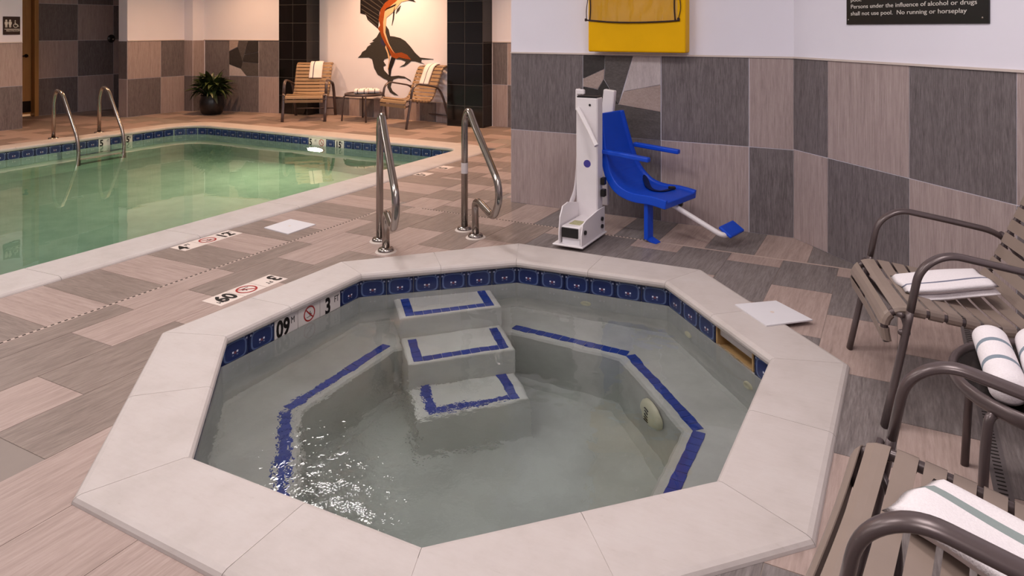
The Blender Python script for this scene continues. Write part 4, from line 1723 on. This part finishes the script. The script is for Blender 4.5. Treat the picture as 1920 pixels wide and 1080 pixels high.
for yy, zz in ((4.17, 0.11), (4.46, 0.13), (4.46, 0.08)):
    lobj('bolt', lathe([(0.014, 0), (0.014, 0.01), (0, 0.012)], 10, (LXc + 0.084, yy, zz), Vector((1, 0, 0))), M['black'])
# mast
bm = bmesh.new()
bm_box(bm, (LXc - 0.015, 4.48, 0.53), (0.158, 0.10, 0.84), bevel=0.008)
lobj('mast', bm, M['lift_white'])
lobj('mast_cap', box((LXc - 0.015, 4.48, 0.952), (0.145, 0.09, 0.012)), M['black'])
lobj('bolt', lathe([(0.008, 0), (0.008, 0.004), (0, 0.005)], 10, (LXc + 0.01, 4.43, 0.90), Vector((0, -1, 0))), M['black'])
lobj('logo', lathe([(0.026, 0), (0.026, 0.001), (0, 0.0012)], 18, (LXc - 0.01, 4.43, 0.50), Vector((0, -1, 0))), M['logo'])
# curved link plate on the pool side
bm = bmesh.new()
pr = smooth_path([(LXc - 0.085, 4.30, 0.19), (LXc - 0.10, 4.36, 0.235), (LXc - 0.105, 4.44, 0.30), (LXc - 0.105, 4.48, 0.42), (LXc - 0.10, 4.49, 0.60), (LXc - 0.095, 4.49, 0.85)], 6)
bm_tube(bm, pr, 0.030, 8, ry=0.008, up=(1, 0, 0))
lobj('link_plate', bm, M['lift_white'], smooth=False)
bm = bmesh.new()
bm_box(bm, (LXc - 0.095, 4.47, 0.93), (0.018, 0.06, 0.15), bevel=0.006)
bm_box(bm, (LXc - 0.065, 4.45, 0.985), (0.055, 0.03, 0.035), bevel=0.006)
lobj('hinge_bracket', bm, M['lift_white'])
# diagonal strut and rear arm
SEAT_O = Vector((-1.34, 4.62, 0))
bm = bmesh.new()
bm_tube(bm, [(LXc - 0.075, 4.42, 0.875), (LXc + 0.03, 4.37, 0.74), (LXc + 0.10, 4.33, 0.645)], 0.017, 8)
lobj('strut', bm, M['lift_white'])
bm = bmesh.new()
bm_box(bm, (LXc + 0.01, 4.76, 0.80), (0.085, 0.05, 0.36), Matrix.Rotation(0.10, 4, 'Y'), bevel=0.006)
bm_box(bm, (LXc - 0.005, 4.75, 0.40), (0.05, 0.035, 0.50), bevel=0.005)
bm_box(bm, (LXc + 0.0, 4.63, 0.62), (0.04, 0.24, 0.05), bevel=0.005)
lobj('rear_arm', bm, M['lift_white'])
for zz in (0.30, 0.38):
    lobj('actuator_block', box((LXc + 0.085, 4.49, zz), (0.03, 0.04, 0.05), bevel=0.004), M['black'])

# seat: local axes f (forward), s (towards the wall side), built from the corner nearest the camera
NF = Vector((0.82, 4.60))            # in camera plan axes


def plan(X, Y):
    return Vector((X * CX_COS - Y * CX_SIN, X * CX_SIN + Y * CX_COS, 0))


fa = math.radians(-40)
f3 = plan(math.cos(fa), math.sin(fa))
s3 = plan(math.cos(fa + PI / 2), math.sin(fa + PI / 2))
o3s = plan(NF.x, NF.y)
SW = 0.42


def sq(f, s, z):
    return o3s + f3 * f + s3 * s + Vector((0, 0, z))


# shell: side profile (f, z) top line and thickness, width narrows up the back
top = smooth_path([(0.02, 0, 0.305), (-0.10, 0, 0.318), (-0.24, 0, 0.318), (-0.345, 0, 0.35), (-0.41, 0, 0.43), (-0.44, 0, 0.55), (-0.455, 0, 0.68), (-0.465, 0, 0.80), (-0.468, 0, 0.835)], 4)
bm = bmesh.new()
sec = []
for i, p in enumerate(top):
    a = top[max(i - 1, 0)]
    b = top[min(i + 1, len(top) - 1)]
    t = (b - a).normalized()
    nrm = Vector((t.z, 0, -t.x))      # towards the back/underside
    if nrm.z > 0 and i < len(top) // 2:
        nrm = -nrm
    if i >= len(top) // 2 and nrm.x > 0:
        nrm = -nrm
    k = max(0.0, min(1.0, (p.z - 0.36) / 0.47))
    w = SW * (1 - 0.34 * k)
    th = 0.060 - 0.022 * k
    c0 = w / 2 - 0.03 - 0.02 * k
    lip = 0.022
    q = p + nrm * th
    m = p + nrm * 0.016
    ss = [c0 - w / 2, c0 - w / 2 + lip, c0 + w / 2 - lip, c0 + w / 2]
    sec.append([bm.verts.new(sq(q.x, ss[0], q.z)), bm.verts.new(sq(p.x, ss[0], p.z)), bm.verts.new(sq(p.x, ss[1], p.z)), bm.verts.new(sq(m.x, ss[1] + 0.012, m.z)), bm.verts.new(sq(m.x, ss[2] - 0.012, m.z)), bm.verts.new(sq(p.x, ss[2], p.z)), bm.verts.new(sq(p.x, ss[3], p.z)), bm.verts.new(sq(q.x, ss[3], q.z))])
for A, B in zip(sec, sec[1:]):
    for k in range(8):
        bm.faces.new((A[k], A[(k + 1) % 8], B[(k + 1) % 8], B[k]))
bm.faces.new(sec[0])
bm.faces.new(sec[-1][::-1])
bmesh.ops.recalc_face_normals(bm, faces=bm.faces)
shell = lobj('seat', bm, M['blue_plastic'])
mod = shell.modifiers.new('soft_edges', 'BEVEL')
mod.width = 0.010
mod.segments = 3
mod.limit_method = 'ANGLE'
mod.angle_limit = math.radians(38)
for s in (-0.04, SW - 0.06):
    bm = bmesh.new()
    a, b = sq(-0.47, s, 0.575), sq(-0.10, s - 0.0, 0.555)
    c = (a + b) / 2
    rot = Matrix.Rotation(math.atan2(f3.y, f3.x), 4, 'Z') @ Matrix.Rotation(0.045, 4, 'Y')
    bm_box(bm, c, ((b - a).length, 0.040, 0.032), rot, bevel=0.008, seg=2)
    lobj('armrest', bm, M['blue_plastic'])
bm = bmesh.new()
bp = smooth_path([sq(-0.44, SW - 0.05, 0.40), sq(-0.36, SW - 0.09, 0.345), sq(-0.25, SW * 0.5, 0.312), sq(-0.15, SW * 0.45, 0.306), sq(-0.12, SW * 0.72, 0.308)], 5)
bm_tube(bm, bp, 0.022, 6, ry=0.004)
belt = lobj('seat_belt', bm, M['blue_dark'])
obj('buckle', box(sq(-0.12, SW * 0.70, 0.315), (0.05, 0.035, 0.018), Matrix.Rotation(0.4, 4, 'Z'), bevel=0.005), M['black'], belt, world_space=True)
# support leg with a foot, and the footrest on its bent tube
bm = bmesh.new()
g0 = at(1216, 452)
gz = Matrix.Rotation(math.atan2(f3.y, f3.x), 4, 'Z')
bm_box(bm, (g0.x, g0.y, 0.145), (0.030, 0.075, 0.26), gz, bevel=0.004)
bm_slab(bm, (g0.x, g0.y, 0.0), (f3.x, f3.y, 0), (0, 0, 1), (s3.x, s3.y, 0), [(-0.012, 0.03), (0.012, 0.03), (0.075, 0.004), (0.075, 0.0), (0.03, 0.004), (-0.02, 0.018)], -0.028, 0.028)
lobj('support_leg', bm, M['blue_plastic'])
e0 = sq(-0.06, SW * 0.42, 0.235)
F1 = plan(1.175, 4.52)
F1.z = 0.09
F2 = F1 + Vector((s3.x, s3.y, 0)) * 0.14 + Vector((0, 0, 0.0))
bm = bmesh.new()
pth = fillet([e0, e0 + Vector((f3.x, f3.y, 0)) * 0.05 + Vector((0, 0, -0.02)), F1, F2], [0, 0.03, 0.05, 0], 6)
bm_tube(bm, pth, 0.0175, 12)
lobj('footrest_tube', bm, M['lift_white'], smooth=True)
c = F1 + Vector((s3.x, s3.y, 0)) * 0.12 + Vector((0, 0, 0.02))
rot = Matrix.Rotation(math.atan2(s3.y, s3.x), 4, 'Z') @ Matrix.Rotation(0.55, 4, 'X')
lobj('footrest', box(c, (0.20, 0.10, 0.022), rot, bevel=0.008, seg=2), M['blue_plastic'])
lobj('seat_mount', box(sq(-0.10, SW * 0.62, 0.225), (0.10, 0.05, 0.045), gz, bevel=0.006), M['lift_white'])
lobj('knob', lathe([(0.016, 0), (0.022, 0.008), (0.018, 0.02), (0, 0.022)], 14, sq(-0.045, SW * 0.62, 0.225), f3), M['black'], smooth=True)

# ------------------------------------------------------------------ strap chairs
SEAT_PROF = smooth_path([(-0.020, 0, 0.285), (-0.012, 0, 0.345), (-0.035, 0, 0.388), (-0.09, 0, 0.400), (-0.25, 0, 0.378), (-0.40, 0, 0.355), (-0.50, 0, 0.372), (-0.565, 0, 0.455), (-0.64, 0, 0.62), (-0.705, 0, 0.765), (-0.745, 0, 0.825), (-0.80, 0, 0.850), (-0.86, 0, 0.842)], 8)
SP_LEN = [0.0]
for a, b in zip(SEAT_PROF, SEAT_PROF[1:]):
    SP_LEN.append(SP_LEN[-1] + (b - a).length)


def sprof(s):
    s = max(0.0, min(SP_LEN[-1], s))
    for k in range(1, len(SP_LEN)):
        if s <= SP_LEN[k] + 1e-9:
            t = (s - SP_LEN[k - 1]) / (SP_LEN[k] - SP_LEN[k - 1])
            p = SEAT_PROF[k - 1].lerp(SEAT_PROF[k], t)
            tg = (SEAT_PROF[k] - SEAT_PROF[k - 1]).normalized()
            return p, tg
    return SEAT_PROF[-1], (SEAT_PROF[-1] - SEAT_PROF[-2]).normalized()


RY, LY, RR = 0.265, 0.315, 0.0135


def strap_mesh(s, w, sag):
    """One vinyl strap: flat across the seat, wrapped round both side rails."""
    bm = bmesh.new()
    line = []
    R_ = RR + 0.0015
    for k in range(7):
        a = math.radians(-80 + 170 * k / 6) + PI
        # wrap on the -y rail, from underneath, outside, to the top
    cs = []
    for k in range(6):
        a = math.radians(285 - (285 - 90) * k / 5)
        cs.append((-RY + R_ * math.cos(a), R_ * math.sin(a)))
    for k in range(1, 8):
        t = k / 8
        cs.append((-RY + 2 * RY * t, R_ - sag * math.sin(PI * t)))
    for k in range(6):
        a = math.radians(90 - (285 - 90) * k / 5)
        cs.append((RY + R_ * math.cos(a), R_ * math.sin(a)))
    th = 0.003
    N = len(cs)
    nor = []
    for k in range(N):
        a, b = cs[max(k - 1, 0)], cs[min(k + 1, N - 1)]
        d = Vector((b[0] - a[0], b[1] - a[1])).normalized()
        nor.append((-d.y, d.x))
    rows = []
    for ds in (-w / 2, -w / 6, w / 6, w / 2):
        p, t = sprof(s + ds)
        nn = Vector((-t.z, 0, t.x))
        # the sitting side: up on the seat, forward on the back
        if nn.z < 0:
            nn = -nn
        if abs(nn.z) < 0.25 and p.z < 0.39 and p.x > -0.1:
            nn = Vector((abs(nn.x), 0, nn.z))
        lo = [bm.verts.new(p + Vector((0, y, 0)) + nn * h) for y, h in cs]
        hi = [bm.verts.new(p + Vector((0, y + n[0] * th, 0)) + nn * (h + n[1] * th)) for (y, h), n in zip(cs, nor)]
        rows.append((lo, hi))
    for (l0, h0), (l1, h1) in zip(rows, rows[1:]):
        for k in range(N - 1):
            bm.faces.new((h0[k], h0[k + 1], h1[k + 1], h1[k]))
            bm.faces.new((l0[k + 1], l0[k], l1[k], l1[k + 1]))
        bm.faces.new((l0[0], h0[0], h1[0], l1[0]))
        bm.faces.new((l0[-1], h0[-1], h1[-1], l1[-1]))
    for lo, hi in (rows[0], rows[-1]):
        for k in range(N - 1):
            bm.faces.new((lo[k], lo[k + 1], hi[k + 1], hi[k]))
    return bm


def make_chair(name, label, strap_mat, frame_mat):
    t = tag(empty(name), label, 'chair', 'strap lounge chairs round the pool deck')
    for sy in (-1, 1):
        y = sy * LY
        yf = sy * (LY + 0.0)
        full = fillet([(0, yf, 0.0), (-0.06, y, 0.28), (-0.115, y, 0.57), (-0.20, y, 0.628), (-0.42, y, 0.588), (-0.61, y, 0.550), (-0.70, y, 0.40), (-0.83, y, 0.0)], [0, .25, .15, .13, .2, .12, .2, 0], 7)
        cut0 = max(i for i, p in enumerate(full) if p.x > -0.1 and p.z < 0.46)
        cut1 = min(i for i, p in enumerate(full) if p.x < -0.6 and p.z < 0.50)
        for nm, seg in (('leg', full[:cut0 + 1]), ('armrest', full[cut0:cut1 + 1]), ('leg', full[cut1:])):
            bm = bmesh.new()
            bm_tube(bm, seg, 0.023, 14, ry=0.0125, up=(0, 1, 0) if False else (0, 0, 1) if nm == 'armrest' else (1, 0, 0))
            obj(nm, bm, frame_mat, t, smooth=True)
        bm = bmesh.new()
        bm_tube(bm, [Vector((p.x, sy * RY, p.z)) for p in SEAT_PROF], RR, 10, up=(0, 1, 0))
        bm_tube(bm, [(-0.055, sy * RY, 0.385), (-0.06, sy * LY, 0.40)], 0.010, 8)
        bm_tube(bm, [(-0.605, sy * RY, 0.545), (-0.60, sy * LY, 0.55)], 0.010, 8)
        obj('seat_rail', bm, frame_mat, t, smooth=True)
    bm = bmesh.new()
    bm_tube(bm, fillet([(-0.055, -LY, 0.34), (-0.10, -RY + 0.03, 0.30), (-0.14, 0, 0.285), (-0.10, RY - 0.03, 0.30), (-0.055, LY, 0.34)], 0.08), 0.011, 8)
    obj('under_bow', bm, frame_mat, t, smooth=True)
    obj('crossbar', tube([(-0.79, -LY, 0.12), (-0.79, LY, 0.12)], 0.0105, 8), frame_mat, t, smooth=True)
    n = 21
    for k in range(n):
        s = 0.028 + (SP_LEN[-1] - 0.056) * k / (n - 1)
        sag = 0.004 + 0.012 * math.exp(-((k - 7) / 4.0) ** 2)
        obj('strap', strap_mesh(s, 0.0455, sag), strap_mat, t, smooth=False)
    return t


def copy_tree(o, parent=None):
    c = o.copy()
    COL.objects.link(c)
    if parent is not None:
        c.parent = parent
    for ch in [x for x in bpy.data.objects if x.parent == o]:
        copy_tree(ch, c)
    return c


def place(o, front_mid, F):
    o.location = (front_mid[0], front_mid[1], 0)
    o.rotation_euler = (0, 0, math.atan2(F[1], F[0]))


ch1 = make_chair('strap_chair', 'brown strap chair with folded towel on seat beside the angled wall', M['strap'], M['frame'])
place(ch1, (-0.125, 3.115), (-0.971, -0.237))
ch2 = copy_tree(ch1)
ch2['label'] = 'brown strap chair at the near spa corner holding a towel with one broad stripe'
place(ch2, (-0.14, 1.635), (-0.993, 0.12))
ch3 = copy_tree(ch1)
ch3['label'] = 'brown strap chair in warm-lit tint facing out before the left black tiled pier'
c3 = plan(-3.59, 10.74)
place(ch3, c3, plan(0.085, -0.93))
ch4 = copy_tree(ch1)
ch4['label'] = 'brown strap chair in warm-lit tint turned sideways in front of the sailfish mosaic'
place(ch4, plan(-2.12, 10.13), plan(-0.64, -0.77))

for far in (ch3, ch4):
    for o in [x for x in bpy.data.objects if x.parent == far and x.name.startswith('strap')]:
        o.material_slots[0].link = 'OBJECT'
        o.material_slots[0].material = M['strap_warmlit']

# ------------------------------------------------------------------ side tables
def make_table(label, loc):
    t = tag(empty('side_table', loc), label, 'table', 'round side tables between strap chairs')
    r = 0.285
    ringp = [(r * math.cos(2 * PI * k / 40), r * math.sin(2 * PI * k / 40), 0.405) for k in range(40)]
    bm = bmesh.new()
    bm_tube(bm, ringp, 0.013, 10, closed=True, ry=0.021)
    obj('rim', bm, M['frame'], t, smooth=True)
    obj('table_top', lathe([(0, 0.410), (r - 0.008, 0.410), (r - 0.008, 0.402), (0, 0.402)], 40), M['smoked'], t)
    for k in range(4):
        a = PI / 4 + k * PI / 2
        c, s = math.cos(a), math.sin(a)
        pth = fillet([(c * (r - 0.03), s * (r - 0.03), 0.388), (c * (r + 0.015), s * (r + 0.015), 0.385), (c * (r + 0.03), s * (r + 0.03), 0.30), (c * (r + 0.05), s * (r + 0.05), 0.0)], [0, 0.03, 0.06, 0], 5)
        obj('leg', tube(pth, 0.0125, 10), M['frame'], t, smooth=True)
    return t


make_table('round smoked-top side table with rolled towels between the two brown chairs', (0.425, 2.44, 0))
tb = make_table('round side table with rolled towels below the sailfish mosaic', plan(-2.72, 10.95))

# ------------------------------------------------------------------ towels
def towel_slab(w, d, h, layers, mat, seed=0, wob=0.006):
    """Folded terry towel: soft stacked layers."""
    rnd = random.Random(seed)
    bm = bmesh.new()
    nx, ny = 18, 14
    hh = h / layers
    for L in range(layers):
        z0 = L * hh
        inx = 0.006 * (layers - 1 - L) * rnd.uniform(-1, 1)
        top, bot = [], []
        for i in range(nx + 1):
            rt, rb = [], []
            for j in range(ny + 1):
                u, v = i / nx * 2 - 1, j / ny * 2 - 1
                ex = 1 - abs(u) ** 10
                ey = 1 - abs(v) ** 10
                e = max(0.0, min(ex, ey)) ** 0.5
                x = u * w / 2 + inx + 0.004 * math.sin(v * 5 + seed)
                y = v * d / 2 + 0.004 * math.sin(u * 4 + seed * 2)
                z = z0 + hh / 2 + hh / 2 * e * 0.98 + wob * 0.4 * math.sin(u * 3 + v * 2.2 + seed)
                zb = z0 + hh / 2 - hh / 2 * e * 0.98 + wob * 0.4 * math.sin(u * 3 + v * 2.2 + seed)
                rt.append(bm.verts.new((x, y, z)))
                rb.append(bm.verts.new((x, y, zb)))
            top.append(rt)
            bot.append(rb)
        for i in range(nx):
            for j in range(ny):
                bm.faces.new((top[i][j], top[i + 1][j], top[i + 1][j + 1], top[i][j + 1]))
                bm.faces.new((bot[i][j + 1], bot[i + 1][j + 1], bot[i + 1][j], bot[i][j]))
        for i in range(nx):
            for j in (0, ny):
                bm.faces.new((top[i][j], bot[i][j], bot[i + 1][j], top[i + 1][j]))
        for j in range(ny):
            for i in (0, nx):
                bm.faces.new((top[i][j], top[i][j + 1], bot[i][j + 1], bot[i][j]))
    return bm


def towel_roll(length, r, seed=0):
    bm = bmesh.new()
    prof = []
    N = 30
    rows = []
    for k in range(15):
        t = k / 14
        x = (t - 0.5) * length
        e = min(1.0, min(t, 1 - t) * 9 + 0.55)
        rows.append([bm.verts.new((x, r * e * math.cos(2 * PI * j / N) * 1.06, r + r * e * math.sin(2 * PI * j / N) * 0.92 * (1 + 0.03 * math.sin(x * 30 + seed)))) for j in range(N)])
    for A, B in zip(rows, rows[1:]):
        for j in range(N):
            bm.faces.new((A[j], A[(j + 1) % N], B[(j + 1) % N], B[j]))
    bm.faces.new(rows[0][::-1])
    bm.faces.new(rows[-1])
    return bm


def chair_pt(ch, x, y, z):
    m = Matrix.LocRotScale(ch.location, ch.rotation_euler, (1, 1, 1))
    return m @ Vector((x, y, z))


TG = 'striped white pool towels'
tm1 = towel_mat('towel_navy_line', '5d6178', (0.035,), 0.006, 1)
tm2 = towel_mat('towel_green_stripe', '7c8a88', (0.030,), 0.013, 1)
tm3 = towel_mat('towel_grey_stripe', '6f7f8c', (-0.06, 0.06), 0.012, 0)

bm = towel_slab(0.33, 0.20, 0.055, 2, None, 3)
t1 = tag(obj('towel', bm, tm1, smooth=True), 'folded white towel with thin navy stripe on the chair seat by the wall', 'towel', TG)
t1.location = chair_pt(ch1, -0.285, 0.0, 0.390)
t1.rotation_euler = (0, 0.13, ch1.rotation_euler.z + 0.10)
bm = towel_slab(0.46, 0.20, 0.045, 1, None, 5, 0.010)
t2 = tag(obj('towel', bm, tm2, smooth=True), 'thick white towel with one wide grey-green stripe on the chair nearest the viewer', 'towel', TG)
t2.location = (0.215, 1.59, 0.398)
t2.rotation_euler = (0, 0.02, math.radians(-31))


def drape(ch, y0, w, s0, s1, mat, label):
    """Towel hung over the curled top of a chair back."""
    bm = bmesh.new()
    rows = []
    N = 26
    for k in range(N + 1):
        s = s0 + (s1 - s0) * k / N
        p, t = sprof(s)
        nn = Vector((-t.z, 0, t.x))
        if nn.z < 0:
            nn = -nn
        off = RR + 0.009
        a, b = p + nn * off, p + nn * (off + 0.014)
        rows.append([[bm.verts.new(q + Vector((0, y0 + w * (j / 6 - 0.5), 0)) + nn * 0.002 * math.sin(j + k * 0.4)) for j in range(7)] for q in (a, b)])
    for (a0, b0), (a1, b1) in zip(rows, rows[1:]):
        for j in range(6):
            bm.faces.new((b0[j], b0[j + 1], b1[j + 1], b1[j]))
            bm.faces.new((a0[j + 1], a0[j], a1[j], a1[j + 1]))
        for j in (0, 6):
            bm.faces.new((a0[j], b0[j], b1[j], a1[j]))
    for a, b in (rows[0], rows[-1]):
        for j in range(6):
            bm.faces.new((a[j], a[j + 1], b[j + 1], b[j]))
    o = tag(obj('towel', bm, mat, smooth=True), label, 'towel', TG)
    o.location = ch.location
    o.rotation_euler = ch.rotation_euler
    return o


tm4 = towel_mat('towel_navy_centre_line', '3d4160', (0.0,), 0.008, 1)
drape(ch1, -0.02, 0.30, SP_LEN[-1] - 0.27, SP_LEN[-1] - 0.01, tm1, 'white towel hung over the back of the chair by the angled wall')
drape(ch3, 0.04, 0.20, SP_LEN[-1] - 0.36, SP_LEN[-1] - 0.03, tm4, 'white towel with dark middle stripe over the chair before the black pier')
drape(ch4, 0.0, 0.20, SP_LEN[-1] - 0.40, SP_LEN[-1] - 0.03, tm4, 'white towel with dark middle stripe over the sideways chair by the mosaic')

# rolled towels on the near table
for k, (x, y, a, L, lab) in enumerate(((0.255, 2.42, 1.60, 0.40, 'white rolled towel with grey-blue stripes at the near edge of the smoked side table'), (0.365, 2.40, 1.54, 0.44, 'plump white rolled towel with grey-blue stripes in the middle of the smoked side table'), (0.475, 2.42, 1.57, 0.42, 'third white rolled towel on the smoked side table beside the plump one'))):
    o = tag(obj('towel', towel_roll(L, 0.046 if k == 0 else 0.054, k), tm3, smooth=True), lab, 'towel', TG)
    o.location = (x, y, 0.411)
    o.rotation_euler = (0, 0, a)
tm5 = towel_mat('towel_roll_dark_line', '4a4048', (-0.05, 0.05), 0.007, 0)
tl = Vector(tb.location)
cd = plan(1, 0)
fd = plan(0, -1)
for k, (a, b, lab) in enumerate(((-0.02, 0.10, 'white rolled towel with two dark lines at the front of the far table'), (-0.03, -0.02, 'white rolled towel behind the front one on the far table'), (0.12, 0.02, 'white rolled towel lying at the right of the far table'), (0.06, -0.12, 'white rolled towel at the back of the far table'))):
    o = tag(obj('towel', towel_roll(0.22 if k == 0 else 0.26, 0.040, k), tm5, smooth=True), lab, 'towel', TG)
    q = tl + cd * a + fd * b
    o.location = (q.x, q.y, 0.411)
    o.rotation_euler = (0, 0, YAW + (0.05, -0.08, 0.12, 0.02)[k])

# ------------------------------------------------------------------ plant
pl = plan(-5.43, 11.70)
plant = tag(empty('potted_plant', (pl.x, pl.y, 0)), 'bushy green foliage plant in round black pot in the wall corner', 'plant')
obj('pot', lathe([(0.0, 0.0), (0.13, 0.0), (0.165, 0.03), (0.195, 0.13), (0.19, 0.23), (0.165, 0.30), (0.175, 0.32), (0.155, 0.32), (0.15, 0.28)], 28), M['pot'], plant, smooth=True)
obj('soil', lathe([(0, 0.285), (0.152, 0.28)], 20), M['soil'], plant)


def leaf_mesh(L, w, droop, mat):
    bm = bmesh.new()
    rows = []
    for k in range(7):
        t = k / 6
        r = L * t
        x = r * (1 - 0.25 * droop * t)
        z = L * (0.95 * t - (0.55 + droop) * t * t)
        ww = w * (math.sin(PI * min(1, 0.12 + 0.88 * t)) ** 0.8) if k < 6 else 0.002
        rows.append([bm.verts.new((x, -ww, z + 0.25 * ww)), bm.verts.new((x, 0, z)), bm.verts.new((x, ww, z + 0.25 * ww))])
    for A, B in zip(rows, rows[1:]):
        bm.faces.new((A[0], A[1], B[1], B[0]))
        bm.faces.new((A[1], A[2], B[2], B[1]))
    me = mesh_from(bm, 'leaf')
    me.materials.append(mat)
    me.polygons.foreach_set('use_smooth', [True] * len(me.polygons))
    return me


LM = [leaf_mesh(L, w, d, M['leaf' if i % 3 else 'leaf_b']) for i, (L, w, d) in enumerate(((0.32, 0.040, 0.30), (0.34, 0.044, 0.12), (0.28, 0.038, 0.5), (0.33, 0.042, 0.45), (0.27, 0.040, 0.0), (0.30, 0.042, 0.7)))]
rl = random.Random(4)
for k in range(170):
    a = k * 2.39996 + rl.uniform(-.2, .2)
    lift_ = rl.random()
    rad = 0.03 + 0.08 * rl.random()
    o = obj('leaf', LM[rl.randrange(6)], None, plant, (rad * math.cos(a), rad * math.sin(a), 0.30 + 0.16 * lift_), (rl.uniform(-.3, .3), -0.75 * lift_ + rl.uniform(-.15, .15), a))
    sc = rl.uniform(0.8, 1.1)
    o.scale = (sc, sc, sc)

# lettering becomes plain mesh
bpy.context.view_layer.update()
dg = bpy.context.evaluated_depsgraph_get()
for o in [x for x in bpy.data.objects if x.type == 'FONT']:
    me = bpy.data.meshes.new_from_object(o.evaluated_get(dg))
    p, mpi, mb, nm = o.parent, o.matrix_parent_inverse.copy(), o.matrix_basis.copy(), o.name
    bpy.data.objects.remove(o)
    n = bpy.data.objects.new('lettering', me)
    COL.objects.link(n)
    n.parent = p
    n.matrix_parent_inverse = mpi
    n.matrix_basis = mb
